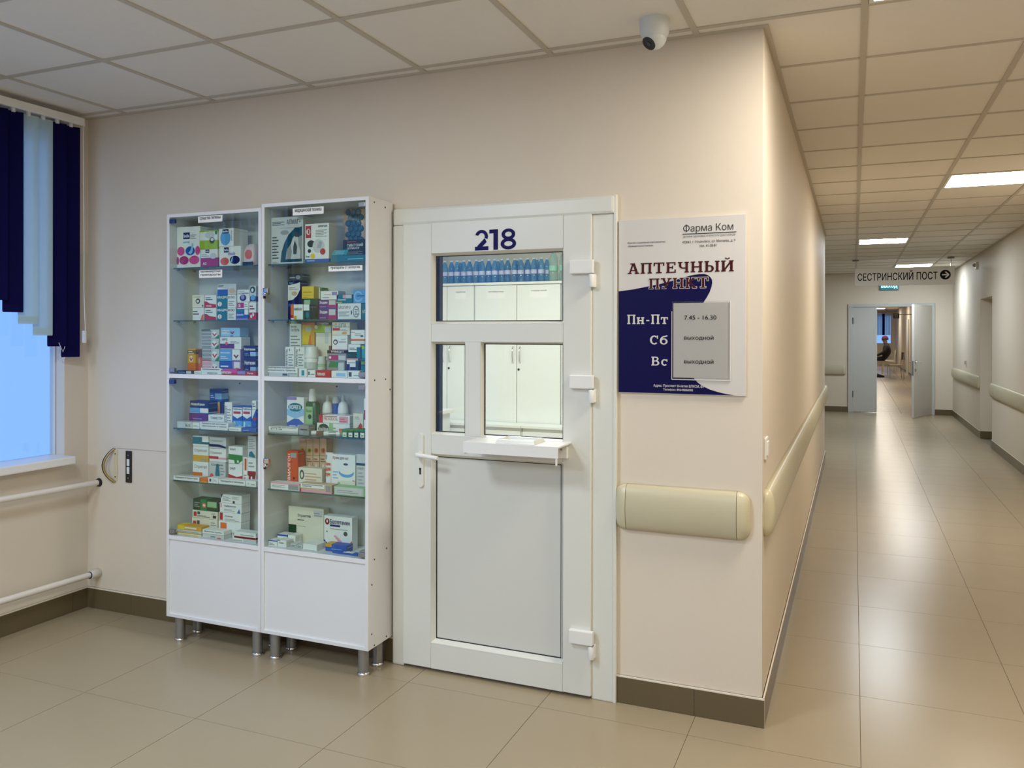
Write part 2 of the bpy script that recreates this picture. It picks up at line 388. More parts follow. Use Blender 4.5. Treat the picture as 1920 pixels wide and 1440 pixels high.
tr = struct(obj('trim_1', MB().box(XL+.02, .02, -.02, .0, H-.003, H+.0058).box(.0, .02, .0, YW, H-.003, H+.0058).box(XR-.02, XR, YB, YE-.02, H-.003, H+.0058).box(-.85, XR, YE-.02, YE, H-.003, H+.006).box(XL, XL+.02, YB, .0, H-.003, H+.006), EDGE), 'wall angle along the edge of the suspended ceiling')
RIM = mat('lamp_rim', (.75, .74, .70), .4)
def ceiling_light(i, j, label, em=None):
    x, y = GX+i*.6, GY+j*.6
    t = thing('ceiling_light', label, 'ceiling light', (x+.3, y+.3, H), 'square ceiling lights')
    mb = MB()
    for a in ((x+.014, x+.586, y+.014, y+.03), (x+.014, x+.586, y+.57, y+.586), (x+.014, x+.03, y+.03, y+.57), (x+.57, x+.586, y+.03, y+.57)): mb.box(*a, H-.001, H+.02)
    obj('lamp_rim', mb, RIM, t); obj('lamp_housing', MB().box(x+.012, x+.588, y+.012, y+.588, H+.02, H+.026), RIM, t)
    obj('diffuser', MB().quad((x+.03,y+.03,H+.004),(x+.03,y+.57,H+.004),(x+.57,y+.57,H+.004),(x+.57,y+.03,H+.004)), em or PANEL, t)
ceiling_light(1, -1, 'glowing square ceiling light at the top edge beyond the dome camera')
ceiling_light(2, 6, 'glowing square ceiling light in the corridor, nearest one cut by right edge')
ceiling_light(1, 13, 'glowing square ceiling light halfway down the corridor ceiling', PANELC)
ceiling_light(2, 20, 'glowing square ceiling light just above the hanging arrow sign', PANELC)
ceiling_light(2, -8, 'glowing square ceiling light of the hall behind the viewer, right row')
ceiling_light(-3, -4, 'glowing square ceiling light of the hall above the viewer left', PANELC)
ceiling_light(-5, -7, 'unseen square ceiling light of the hall, tinted blue as window-side fill', PANEL_FILL)
ceiling_light(-1, -8, 'glowing square ceiling light of the hall behind the viewer, middle', PANELC)

# walls
DX0, DX1, DZ = -1.603, -.573, 2.05      # pharmacy door opening
wf = MB().box(XL-.06, DX0, 0, .14, 0, H+.03).box(DX1, 0, 0, .14, 0, H+.03).box(DX0, DX1, 0, .14, DZ, H+.03)
wall_front = struct(obj('wall_front', wf, WALL, bevel=0), 'cream painted wall with the pharmacy door')
obj('seam', MB().box(-3.325, -2.70, -.0012, 0, .8745, .877), mat('seam_line', (.40, .35, .30), .7), wall_front)
wl = MB().box(-.14, 0, .14, YW, 0, H+.03).box(-4.2, -.14, YW-.14, YW, 0, H+.03)
struct(obj('wall_corridor_left', wl, WALL), 'cream painted corridor wall running away')
# window wall
WY0, WY1, WZ0, WZ1 = -2.35, -.145, .845, 2.50
W2 = (-5.9, -2.75)
mb = MB()
for a in ((WY1, .0), (W2[1], WY0), (YB, W2[0])): mb.box(XL-.06, XL, a[0], a[1], 0, H+.03)
for a, zs in (((WY0, WY1), WZ0), (W2, .30)): mb.box(XL-.06, XL, a[0], a[1], 0, zs).box(XL-.06, XL, a[0], a[1], WZ1, H+.03)
wall_left = struct(obj('wall_left', mb, WALL), 'cream painted outer wall with the window')
# right wall with a doorway recess
NY0, NY1, NZ = 9.12, 10.22, 2.0
mb = MB().box(XR, XR+.3, YB, NY0, 0, H+.03).box(XR, XR+.3, NY1, YE, 0, H+.03).box(XR, XR+.3, NY0, NY1, NZ, H+.03)
struct(obj('wall_right', mb, WALL), 'cream painted right corridor wall with a doorway recess')
struct(obj('door_3', MB().box(XR+.26, XR+.3, NY0, NY1, 0, NZ), PVC), 'white door at the back of the corridor recess')
struct(obj('wall_back', MB().box(XL-.06, XR+.3, YB-.15, YB, 0, H+.03), WALL))
# end wall, double door opening
EX0, EX1, EZ = .215, 1.70, 2.075
mb = MB().box(-4.2, EX0, YE, YE+.12, 0, H+.03).box(EX1, XR+.3, YE, YE+.12, 0, H+.03).box(EX0, EX1, YE, YE+.12, EZ, H+.03)
struct(obj('wall_end', mb, WALL), 'cream painted end wall with the double door')
struct(obj('wall_side_hall', MB().box(-4.3, -4.2, YW-.14, YE+.12, 0, H+.03), WALL))
# far corridor behind the double door
mb = MB().box(2.2, 2.32, YE+.12, 40.9, 0, H+.03)
struct(obj('wall_far_right', mb, WALL)); struct(obj('wall_far_left', MB().box(-1.3, -1.2, YE+.12, 40.9, 0, H+.03), WALL))
FW = (.7, 1.98, 1.0, 2.45)
mb = MB().box(-1.3, FW[0], 40.8, 40.9, 0, H+.03).box(FW[1], 2.2, 40.8, 40.9, 0, H+.03).box(FW[0], FW[1], 40.8, 40.9, 0, FW[2]).box(FW[0], FW[1], 40.8, 40.9, FW[3], H+.03)
struct(obj('wall_far_end', mb, WALL))
# baseboards: one tile after another with a light caulk line on top
def baseboard(name, p0, p1, nrm, first, step=.6, h=.105, label=None):
    """tiles from p0 to p1 along the wall, nrm points into the room"""
    d = Vector((p1[0]-p0[0], p1[1]-p0[1])); L = d.length; d.normalize(); n = Vector(nrm); tk = .01
    def pr(a, b, z0, z1, t):
        pts = [Vector(p0)+d*a, Vector(p0)+d*b, Vector(p0)+d*b+n*t, Vector(p0)+d*a+n*t]
        return MB().prism([(p.x, p.y) for p in pts], z0, z1, 'z')
    base = struct(obj(name, pr(0, L, .0, h+.006, .003), CAULK), label)
    cut = [0]; a = first
    while a < L-.01: cut.append(a); a += step
    cut.append(L)
    for a, b in zip(cut[:-1], cut[1:]): obj('base_tile', pr(a+.001, b-.001, .0015, h, tk), BASE, base)
    obj('caulk_line', pr(0, L, h, h+.006, tk-.001), CAULK, base)
baseboard('baseboard_front', (DX1+.003, 0), (.01, 0), (0,-1), .317, label='brown tile baseboard below the sign')
baseboard('baseboard_left', (XL, 0), (DX0-.003, 0), (0,-1), .33, label='brown tile baseboard behind the display cabinets')
baseboard('baseboard_window', (XL, -4.5), (XL, 0), (1,0), .2, label='brown tile baseboard below the window')
baseboard('baseboard_corridor', (0, 0), (0, YW), (1,0), .44, label='brown tile baseboard of the corridor wall')
baseboard('baseboard_right', (XR, 3.0), (XR, NY0), (-1,0), .3, label='brown tile baseboard of the right wall')
baseboard('baseboard_far_right', (XR, NY1), (XR, YE), (-1,0), .3, label='brown tile baseboard beyond the recess')
baseboard('baseboard_recess', (XR, NY1), (XR+.26, NY1), (0,-1), .3)
baseboard('baseboard_end', (-2.0, YE), (EX0-.002, YE), (0,-1), .3, label='brown tile baseboard left of the double door')
baseboard('baseboard_end_right', (EX1+.002, YE), (XR, YE), (0,-1), .3)
baseboard('baseboard_beyond', (2.2, YE+.12), (2.2, 40.8), (-1,0), .3)

# window on the left
win = struct(obj('window_1', MB().box(XL-.11, XL-.07, WY0-.03, WY0+.02, WZ0-.03, WZ1+.03).box(XL-.11, XL-.07, WY1+.0, WY1+.05, WZ0-.03, WZ1+.03).box(XL-.11, XL-.07, WY0, WY1, WZ0-.05, WZ0).box(XL-.11, XL-.07, WY0, WY1, WZ1, WZ1+.05).box(XL-.11, XL-.07, -1.3, -1.22, WZ0, WZ1), PVC), 'white framed window glowing pale blue behind the blind')
obj('window_pane', MB().box(XL-.092, XL-.088, WY0+.02, -1.3, WZ0, WZ1), GLS, win); obj('window_pane', MB().box(XL-.092, XL-.088, -1.22, WY1, WZ0, WZ1), GLS, win)
Z2 = .30
win2 = struct(obj('unseen_fill_window', MB().box(XL-.11, XL-.07, W2[0]-.03, W2[0]+.05, Z2-.03, WZ1+.03).box(XL-.11, XL-.07, W2[1]-.05, W2[1]+.03, Z2-.03, WZ1+.03).box(XL-.11, XL-.07, W2[0], W2[1], Z2-.03, Z2+.05).box(XL-.11, XL-.07, W2[0], W2[1], WZ1-.05, WZ1+.03), PVC))  # unseen window, added and enlarged to let in more blue light
obj('window_pane', MB().box(XL-.092, XL-.088, W2[0]+.05, W2[1]-.05, Z2+.05, WZ1-.05), GLS, win2)
sy = measure(143, 852, 0, XL+.09).y
sill = MB().box(XL-.07, XL+.09, -2.45, sy, WZ0-.04, WZ0+.001)
struct(obj('window_3_sill', sill, WHITE, bevel=.006), 'white plastic window sill below the blind')
for o in bpy.data.objects:
    if o.name == 'window_3_sill': o.name = 'trim_2'
struct(obj('window_4', MB().box(FW[0], FW[1], 40.86, 40.9, FW[2], FW[2]+.06).box(FW[0], FW[1], 40.86, 40.9, FW[3]-.06, FW[3]).box(1.3, 1.36, 40.86, 40.9, FW[2], FW[3]), PVC), 'window at the far end of the corridor').name = 'window_3'
obj('window_pane', MB().box(FW[0], FW[1], 40.85, 40.855, FW[2], FW[3]), GLS, bpy.data.objects['window_3'])

# vertical blind
def blind():
    t = thing('vertical_blind', 'vertical blind of navy and pale blue slats at the left window', 'blind', (XL+.08, -1.2, 2.62))
    bx = XL+.06
    obj('head_rail', MB().box(bx-.03, bx+.03, -2.4, -.095, 2.60, 2.632), WHITE, t, bevel=.003)
    obj('rail_lip', MB().box(bx+.026, bx+.031, -2.4, -.095, 2.59, 2.602), WHITE, t)
    pitch = .080; n = 28
    for i in range(n):
        y1 = -.112-i*pitch; y0 = y1-.089
        k = min(i, n-1-i); zb = 1.372+.057*k
        if k > 9: zb = 1.372+.057*9+.03*(k-9)
        navy = (i//2) % 2 == 0; dx = .014
        M = NAVY if navy else PALE
        # each slat hangs slightly turned so that it overlaps its neighbour
        sl = MB().add([(bx+dx,y1,2.58),(bx-dx,y0,2.58),(bx-dx,y0,zb),(bx+dx,y1,zb),(bx+dx-.001,y1,2.58),(bx-dx-.001,y0,2.58),(bx-dx-.001,y0,zb),(bx+dx-.001,y1,zb)],
                      [(0,1,2,3),(7,6,5,4),(0,3,7,4),(1,5,6,2),(2,6,7,3),(0,4,5,1)])
        s = obj('slat', sl, M, t)
        a, b = Vector((bx+dx,y1-.002,0)), Vector((bx-dx,y0+.002,0)); nn = (b-a).cross(Vector((0,0,1))).normalized()*.003
        wm = MB().prism([((a+nn).x,(a+nn).y),((b+nn).x,(b+nn).y),((b-nn).x,(b-nn).y),((a-nn).x,(a-nn).y)], zb-.006, zb+.032, 'z')
        obj('bottom_weight', wm, M, s)
        obj('carrier_hook', MB().box(bx-.006, bx+.006, (y0+y1)/2-.008, (y0+y1)/2+.008, 2.575, 2.603), WHITE, t)
    obj('pull_cord', MB().tube([(bx+.02,-.098,2.6),(bx+.022,-.094,2.0),(bx+.022,-.094,1.72),(bx+.02,-.088,1.60),(bx+.02,-.083,1.50)], .0022, 6), WHITE, t)
    obj('cord_weight', MB().box(bx+.012, bx+.03, -.098, -.084, 1.44, 1.505), WHITE, t, bevel=.003)
    for zz in (1.366, 1.423): obj('bottom_chain', MB().tube([(bx+.012,-.2,zz),(bx+.014,-.212,zz-.03),(bx+.005,-.23,zz+.02)], .0015, 5), WHITE, t)
blind()

# heating pipes
def pipe(zr, label, sleeve):
    t = thing('heating_pipe', label, 'pipe', (XL+.085, -1.5, zr), 'heating pipes along the window wall')
    x = XL+.085
    obj('pipe_run', MB().tube([(x,-4.5,zr+.03),(x,-.55,zr+.008),(x,-.0,zr)], .0155, 12), METAL, t)
    if sleeve:
        obj('wall_sleeve', MB().lathe([(.024,0),(.024,.055),(.019,.058)], (x,-.0585,zr), 14, axis='y'), METAL, t)
        obj('gasket', MB().lathe([(.0195,0),(.0195,.004)], (x,-.062,zr), 14, axis='y'), BLACK, t)
    else: obj('gasket', MB().lathe([(.019,0),(.024,.012)], (x,-.013,zr), 14, axis='y'), BLACK, t)
    for yy in (-1.4, -2.9): obj('bracket', MB().box(XL, x, yy-.01, yy+.01, zr+.005, zr+.02), METAL, t)
pipe(.683, 'upper white heating pipe below the window sill', False)
pipe(.195, 'lower white heating pipe just above the brown baseboard', True)

# small fittings on the front wall
hx = -3.355
t = thing('pull_handle', 'curved brass pull handle with black edge near the left corner', 'handle', (hx, 0, .69))
obj('back_plate', MB().box(hx+.012, hx+.034, -.006, 0, .70, .868), mat('cream_plate', (.62, .55, .36), .4), t, bevel=.003)
arc = [(hx+.018-.042*math.sin(PI*k/10)**.8, -.004-.036*math.sin(PI*k/10)**.8, .693+.18*k/10) for k in range(11)]
obj('grip', MB().tube(arc, .006, 8), BRASS, t); obj('grip_edge', MB().tube([(p[0]-.004, p[1]-.003, p[2]) for p in arc], .0045, 6), BLACK, t)
for z in (.722, .846): obj('screw', MB().lathe([(.004,-.0075),(.004,-.005)], (hx+.024,0,z), 8, axis='y'), mat('dark_brass', (.12,.09,.04), .4, metal=.6), t)
lx = -3.236
t = thing('latch_plate', 'narrow black latch plate with two white windows on the wall', 'latch', (lx, 0, .70))
obj('plate', MB().box(lx-.020, lx+.020, -.008, 0, .698, .866), BLACK, t, bevel=.003)
for z in (.745, .787): obj('window_slot', MB().box(lx-.009, lx+.009, -.0095, -.0075, z, z+.036), WHITE, t)
for z in (.722, .843): obj('screw', MB().lathe([(.004,-.0095),(.004,-.0075)], (lx,0,z), 8, axis='y'), GREYM, t)

# crash rails
def rail_profile(d=.042, h=.186, n=10):
    return [(d*math.cos(a)**.55 if math.cos(a) > 0 else 0, h/2*math.sin(a)) for a in [(-PI/2+PI*k/n) for k in range(n+1)]]
def crash_rail(label, origin, along, out, L, z, caps=(True, True), group='cream crash rails'):
    """origin on the wall, along and out are unit vectors"""
    t = thing('crash_rail', label, 'wall bumper', (origin[0], origin[1], z), group)
    al, ou = Vector((*along, 0)), Vector((*out, 0)); O = Vector((*origin, z)); cap = .05
    def ring(s, k=1, kh=1): return [O+al*s+ou*(p[0]*k)+Vector((0,0,p[1]*kh)) for p in rail_profile()]
    a, b = (cap if caps[0] else 0), (L-cap if caps[1] else L)
    obj('cover', MB().loft([ring(a), ring(b)], 0, True, True), RAIL, t)
    for end, s0, sg in ((0, a, -1), (1, b, 1)):
        if not caps[end]: continue
        rs = [ring(s0+sg*.0018)]
        for q in range(0, 7):
            u = math.sin(PI/2*q/6); k = max((1-u**2.4)**(1/2.4), .03); rs.append(ring(s0+sg*(.002+(cap-.002)*u), k, .45+.55*k))
        obj('end_cap', MB().loft(rs, 0, True, True), RAILC, t)
        obj('cap_joint', MB().loft([ring(s0, .985, .99), ring(s0+sg*.0018, .985, .99)], 0, True, False), BLACK, t)
crash_rail('short cream wall bumper below the pharmacy sign', (-.572, 0), (1,0), (0,-1), .53, .797)
crash_rail('long cream crash rail running away along the left corridor wall', (0, .035), (0,1), (1,0), YW-.05, .80)
crash_rail('cream crash rail on the right wall nearest the right picture edge', (XR, 4.0), (0,1), (-1,0), NY0-4.02, .765)
crash_rail('short cream crash rail on the right wall beyond the recess', (XR, NY1+.02), (0,1), (-1,0), YE-NY1-.15, .80)
crash_rail('cream crash rail on the end wall left of the double door', (-2.5, YE), (1,0), (0,-1), 2.68, .80)

# light switch on the corridor wall
t = thing('light_switch', 'small white light switch on the corridor wall near the corner', 'switch', (0, .10, 1.05))
obj('plate', MB().box(0, .009, .06, .145, 1.005, 1.09), WHITE, t, bevel=.004); obj('rocker', MB().box(.008, .014, .075, .13, 1.02, 1.075), WHITE, t, bevel=.003)
t = thing('light_switch', 'tiny white switch on the far right wall above the crash rail', 'switch', (XR, 11.8, 1.0))
obj('plate', MB().box(XR-.012, XR, 11.76, 11.85, .99, 1.08), WHITE, t, bevel=.003); obj('rocker', MB().box(XR-.02, XR-.011, 11.78, 11.83, 1.005, 1.065), GREYM, t, bevel=.003)
t = thing('wall_sensor', 'small white sensor high on the right wall beyond the recess', 'sensor', (XR, 10.5, 2.45))
obj('base', MB().box(XR-.03, XR, 10.46, 10.56, 2.45, 2.56), WHITE, t, bevel=.006); obj('lens', MB().lathe([(.03,0),(.026,-.02),(.01,-.035)], (XR-.03,10.51,2.51), 10, axis='x'), GREYM, t)

# dome camera on the ceiling
cx, cy = measure(1231, 45, 2, H).x, measure(1231, 45, 2, H).y
cy -= .035
t = thing('dome_camera', 'white dome security camera on the ceiling above the door', 'camera', (cx, cy, H))
CW = mat('camera_shell', (.62, .66, .66), .35)
obj('base', MB().lathe([(.056,0),(.056,-.012),(.054,-.05),(.046,-.068)], (cx,cy,H+.004), 24), CW, t)
lens_dir = Vector((-.45,-.55,-.75)).normalized(); bc = Vector((cx, cy, H-.062)); rings = []
q = lens_dir.to_track_quat('Z', 'Y')
for k in range(13):
    a = PI*k/12*.80; r, hh = .0455*math.sin(a), -.0455*math.cos(a)
    rings.append([bc+q@Vector((max(r,.001)*math.cos(2*PI*j/20), max(r,.001)*math.sin(2*PI*j/20), hh)) for j in range(20)])
obj('ball', MB().loft(rings, 0, True, True), CW, t)
def disc(c, q, r, h0, h1, n=20): return MB().loft([[c+q@Vector((r*math.cos(2*PI*j/n), r*math.sin(2*PI*j/n), h)) for j in range(n)] for h in (h0, h1)], 0, True, False)
ft = obj('face_window', disc(bc, q, .0275, .036, .0385), mat('black_acrylic', (.004,.004,.004), .1), t)
obj('lens', disc(bc, q, .009, .038, .0405), mat('lens_glass', (.03,.03,.035), .1), ft)
# ------------------------------------------------------------------ pharmacy door
YF = -.036                                # face of the door leaf
door = bpy.data.objects.new('door_1', None); C.objects.link(door); door.location = (-1.1, 0, 0); ROOT['door_1'] = Vector((-1.1,0,0))
struct(door, 'white plastic pharmacy door 218 with glazed panes and a counter shelf')
LX0, LX1, LZ0, LZ1 = -1.545, -.667, .014, 1.981
obj('frame_jamb', MB().box(DX0, LX0+.002, -.028, .10, 0, LZ1-.002), PVC, door, bevel=.008)
obj('frame_jamb', MB().box(LX1-.002, DX1, -.022, .10, 0, LZ1-.002), PVC, door, bevel=.006)
obj('frame_head', MB().box(DX0, DX1, -.030, .10, LZ1-.002, DZ+.004), PVC, door, bevel=.012)
obj('frame_lip', MB().box(DX1-.004, DX1+.008, -.024, 0, 0, DZ+.006), PVC, door, bevel=.002)
# leaf members
sx0, sx1 = -1.402, -.788
obj('door_stile', MB().box(LX0, sx0, YF, .02, LZ0, LZ1), PVC, door, bevel=.004)
obj('door_stile', MB().box(sx1, LX1, YF, .02, LZ0, LZ1), PVC, door, bevel=.004)
for z0, z1 in ((1.846, LZ1), (1.456, 1.536), (.962, 1.048), (LZ0, .128)):
    obj('door_rail', MB().box(sx0, sx1, YF, .02, z0, z1), PVC, door, bevel=.002)
obj('door_mullion', MB().box(-1.236, -1.162, YF, .02, 1.048, 1.456), PVC, door, bevel=.002)
def opening(x0, x1, z0, z1, fill, name, b=.012, yb=-.014):
    a, c = [(x0,z0),(x1,z0),(x1,z1),(x0,z1)], [(x0+b,z0+b),(x1-b,z0+b),(x1-b,z1-b),(x0+b,z1-b)]
    mb = MB()
    for k in range(4):
        k2 = (k+1) % 4
        mb.quad((a[k][0],YF-.001,a[k][1]), (a[k2][0],YF-.001,a[k2][1]), (c[k2][0],yb,c[k2][1]), (c[k][0],yb,c[k][1]))
        mb.quad((c[k][0],yb,c[k][1]), (c[k2][0],yb,c[k2][1]), (c[k2][0],yb+.006,c[k2][1]), (c[k][0],yb+.006,c[k][1]))
    obj('glazing_bead', mb, PVC, door)
    g = MB(); e = b+.004
    for q in ((x0+b-.004,x0+e,z0+b,z1-b),(x1-e,x1-b+.004,z0+b,z1-b),(x0+b,x1-b,z0+b-.004,z0+e),(x0+b,x1-b,z1-e,z1-b+.004)): g.box(q[0],q[1],yb+.003,yb+.007,q[2],q[3])
    obj('gasket', g, BLACK, door)
    if fill is not None: obj(name, MB().box(x0+b-.003, x1-b+.003, yb+.005, yb+.011, z0+b-.003, z1-b+.003), fill, door)
opening(sx0, sx1, 1.536, 1.846, GLS, 'glass_pane', .010)
opening(sx0, -1.236, 1.048, 1.456, GLS, 'glass_pane', .010)
opening(-1.162, sx1, 1.048, 1.456, GLS, 'glass_pane', .006)
opening(sx0, sx1, .128, .962, PVCP, 'door_panel', .013)
obj('reveal_shadow_strip', MB().box(sx0-.002, sx0+.012, .021, .05, 1.04, 1.85), BLACK, door)  # black strip stands in for the shadow inside the panes' left edge
# room number
mb = MB(); INK_NAVY = mat('number_navy', (.005, .003, .085), .5, spec=.12)
p0, p1 = measure(890, 470, 1, YF), measure(968, 428, 1, YF)
dw = (p1.x-p0.x); hh = p1.z-p0.z; yn = YF-.0012
def digit(polys, x0, w):
    global yn
    for q in polys: yn -= 3e-6; mb.poly([(x0+p[0]*w, yn, p0.z+p[1]*hh) for p in q])
two = _arc(.5,.68,.46,.33,-25,165,.23,14)+[_line((.80,.50),(.26,.12),.24), _bar(.03,.99,0,.19)]
one = [_bar(.42,.82,0,1), _bar(.05,.55,.81,1)]
eight = _arc(.5,.735,.44,.275,0,360,.22,20)+_arc(.5,.275,.5,.285,0,360,.23,20)
digit(two, p0.x, dw*.34); digit(one, p0.x+dw*.345, dw*.27); digit(eight, p0.x+dw*.63, dw*.37)
obj('room_number', mb, INK_NAVY, door)
# hinges
for zc in (measure(1113, 500, 1, YF).z, measure(1113, 716, 1, YF).z, measure(1113, 1196, 1, YF).z):
    h = obj('hinge', MB().box(LX1-.087, LX1+.014, YF-.024, YF, zc-.028, zc+.028), WHITE, door, bevel=.004)
    obj('hinge_knuckle', MB().lathe([(.011,0),(.0125,.003),(.0125,.05),(.011,.053)], (LX1+.006, YF-.013, zc-.084), 12), WHITE, h)
    obj('hinge_leaf', MB().box(LX1-.004, LX1+.018, YF-.014, -.02, zc-.084, zc-.03), WHITE, h, bevel=.003)
    obj('hinge_gap', MB().box(LX1-.004, LX1+.016, YF-.022, YF-.002, zc-.0315, zc-.028), GREYM, h)
# lever handle
hx, hz = measure(790, 850, 1, YF).x, measure(790, 850, 1, YF).z
e = [(hx+.0145*math.cos(a), hz-.03+(.105 if math.sin(a) > 0 else -.105)+.0145*math.sin(a)) for a in [2*PI*k/16 for k in range(16)]]
ep = obj('handle_plate', MB().prism(e, YF-.010, YF, 'y'), PVC, door, bevel=.0015)
obj('lever', MB().tube([(hx,YF-.008,hz),(hx,YF-.045,hz),(hx+.006,YF-.052,hz),(hx+.02,YF-.055,hz),(hx+.11,YF-.055,hz-.008)], [.0095,.0095,.0105,.010,.009], 10), WHITE, ep)
kz = measure(790, 882, 1, YF).z
obj('keyhole', MB().lathe([(.0058,0),(.0058,.001)], (hx,YF-.0112,kz+.008), 10, axis='y').box(hx-.004, hx+.004, YF-.0112, YF-.0102, kz-.016, kz+.006), BLACK, ep)
# counter shelf of the pass-through window
q0, q1 = -1.165, -.752
zt = 1.047; yfr = -.20
sh = obj('counter_shelf', MB().box(q0, q1, yfr, YF, zt-.006, zt).box(q0, q1, yfr, yfr+.006, zt-.045, zt-.0061).box(q0, q0+.005, yfr+.0061, YF, zt-.05, zt-.0061), WHITE, door)
obj('shelf_batten', MB().box(q0+.02, q1-.012, YF-.022, YF, zt-.065, zt-.006), WHITE, sh)
obj('shelf_clip', MB().box(q1-.012, q1-.006, yfr+.004, yfr+.016, zt-.075, zt-.03), WHITE, sh, bevel=.002)
obj('screw', MB().lathe([(.004,0),(.004,.003)], (q1-.035,YF-.0245,zt-.03), 8, axis='y'), GREYM, sh)
obj('threshold', MB().box(DX0+.03, DX1-.03, .0, .1, .0, .012), GREYM, door)
# tray with papers on the counter shelf
t = thing('coin_tray', 'clear white plastic change tray with papers on the counter shelf', 'tray', (-1.0, -.12, zt))
TRAY = mat('tray_plastic', (.68, .69, .66), .15)
tx0, tx1, ty0, ty1 = measure(921, 833, 2, zt).x, -.855, -.185, -.06
rim = [(0,.0),(.006,.016),(.012,.016),(.016,.004)]
rings = []
for d, z in rim: rings.append([(tx0+d,ty0+d,zt+z),(tx1-d,ty0+d,zt+z),(tx1-d,ty1-d,zt+z),(tx0+d,ty1-d,zt+z)])
obj('tray_body', MB().loft(rings, 0, True, False), TRAY, t, bevel=.0015)
PAP = mat('paper', (.80, .80, .78), .6)
obj('paper_slip', MB().box(tx0+.03, tx1-.06, ty0+.025, ty1-.03, zt+.0045, zt+.006), PAP, t); obj('paper_slip', MB().box(tx0+.09, tx1-.03, ty0+.03, ty1-.02, zt+.0062, zt+.0075), PAP, t)

# ------------------------------------------------------------------ pharmacy sign
bx0, bx1, bz0, bz1 = -.560, -.060, 1.255, 1.951
t = thing('pharmacy_sign', 'white and navy pharmacy sign board with opening hours beside the door', 'sign', ((bx0+bx1)/2, 0, bz0))
SW = mat('sign_white', (.60, .58, .56), .3); SN = mat('sign_navy', (.003, .002, .055), .5, spec=.12); SR = mat('sign_maroon', (.055, .004, .008), .5, spec=.15); SK = mat('sign_black', (.008,.008,.010), .6, spec=.15)
obj('board', MB().box(bx0, bx1, -.010, -.001, bz0, bz1), SW, t, bevel=.0015)
def su(u): return bx0+(bx1-bx0)*u
def sv(v): return bz1-(bz1-bz0)*v
top = [(.002,.412),(.12,.402),(.25,.386),(.349,.3726),(.44,.357),(.525,.341),(.57,.332),(.6125,.326),(.65,.3235),(.689,.324),(.715,.331),(.733,.3425),(.745,.357),(.747,.374),(.742,.395),(.728,.4244),(.708,.452),(.684,.4786),
       (.645,.53),(.615,.59),(.59,.66),(.575,.73),(.572,.79),(.578,.85),(.592,.885),(.6125,.912),(.64,.933),(.678,.951),(.73,.968),(.788,.980),(.85,.99),(.92,.997)]
mb = MB()
for a, b in zip(top[:12], top[1:13]): pass
# the field is split into strips from the left edge so that the polygon stays simple
poly = [(su(u), sv(v)) for u, v in top]+[(su(.002), sv(.997))]
bm = bmesh.new(); vs = [bm.verts.new((p[0], -.0106, p[1])) for p in poly]; fc = bm.faces.new(vs); bm.normal_update(); bmesh.ops.triangulate(bm, faces=[fc]); bm.verts.index_update()
mb.add([tuple(v.co) for v in bm.verts], [tuple(v.index for v in f.verts) for f in bm.faces]); bm.free()
obj('navy_field', mb, SN, t)
y1 = -.0112
mb = MB(); put_slab(mb, 'АПТЕЧНЫЙ', su(.077), su(.911), sv(.313), sv(.252), y1); put_slab(mb, 'ПУНКТ', su(.25), su(.718), sv(.401), sv(.342), y1-.0004); obj('headline', mb, SR, t)
mb = MB(); put_slab(mb, 'ПУНКТ', su(.25), su(.718), sv(.401), sv(.342), y1, fat=.0018); obj('headline_outline', mb, SW, t)
mb = MB(); put_slab(mb, 'Пн-Пт', su(.0725), su(.404), sv(.602), sv(.548), y1); obj('weekday_lettering', mb, SW, t); mb = MB(); put_slab(mb, 'Сб', su(.258), su(.404), sv(.719), sv(.668), y1); obj('weekday_lettering', mb, SW, t); mb = MB(); put_slab(mb, 'Вс', su(.27), su(.404), sv(.839), sv(.789), y1)
obj('weekday_lettering', mb, SW, t); mb = MB(); put_text(mb, 'Адрес: Проспект 50-летия ВЛКСМ, 8А', su(.289), su(.684), sv(.964), sv(.945), y1, bold=.01); put_text(mb, 'Телефон: 89649886000', su(.366), su(.60), sv(.984), sv(.968), y1, bold=.01)
obj('address_lettering', mb, SW, t)
mb = MB(); put_text(mb, 'Фарма Ком', su(.523), su(.905), sv(.095), sv(.042), y1, bold=-.005); mb.box(su(.517), su(.928), y1-.0002, y1+.0004, sv(.0985), sv(.0945))
put_text(mb, 'ДЕЛАЕМ ЗДОРОВЬЕ И КРАСОТУ ДОСТУПНОЙ', su(.52), su(.92), sv(.118), sv(.104), y1); put_text(mb, '432063, г. Ульяновск, ул. Минаева, д. 9', su(.515), su(.92), sv(.152), sv(.134), y1); put_text(mb, 'тел. 41-38-81', su(.648), su(.778), sv(.173), sv(.158), y1)
obj('company_lettering', mb, SK, t)
mb = MB(); put_text(mb, 'Общество с ограниченной ответственностью', su(.075), su(.38), sv(.142), sv(.127), y1); put_text(mb, '«Фармацевтическая Компания»', su(.078), su(.285), sv(.160), sv(.146), y1); obj('small_print', mb, SN, t)
pk = obj('paper_pocket', MB().box(su(.435), su(.887), -.0135, -.0125, sv(.915), sv(.475)), glass('pocket_film', (.97,.97,.97), .8), t)
obj('pocket_edge', MB().box(su(.883), su(.888), -.0145, -.0105, sv(.915), sv(.475)).box(su(.435), su(.888), -.0145, -.0105, sv(.918), sv(.914)).box(su(.4335), su(.437), -.0145, -.0105, sv(.915), sv(.53)), mat('pocket_edge', (.68,.67,.66), .3), pk)
obj('notice_sheet', MB().box(su(.447), su(.868), -.0124, -.0116, sv(.905), sv(.485)), mat('notice_paper', (.50,.485,.46), .6), pk)
mb = MB(); yy = -.0140
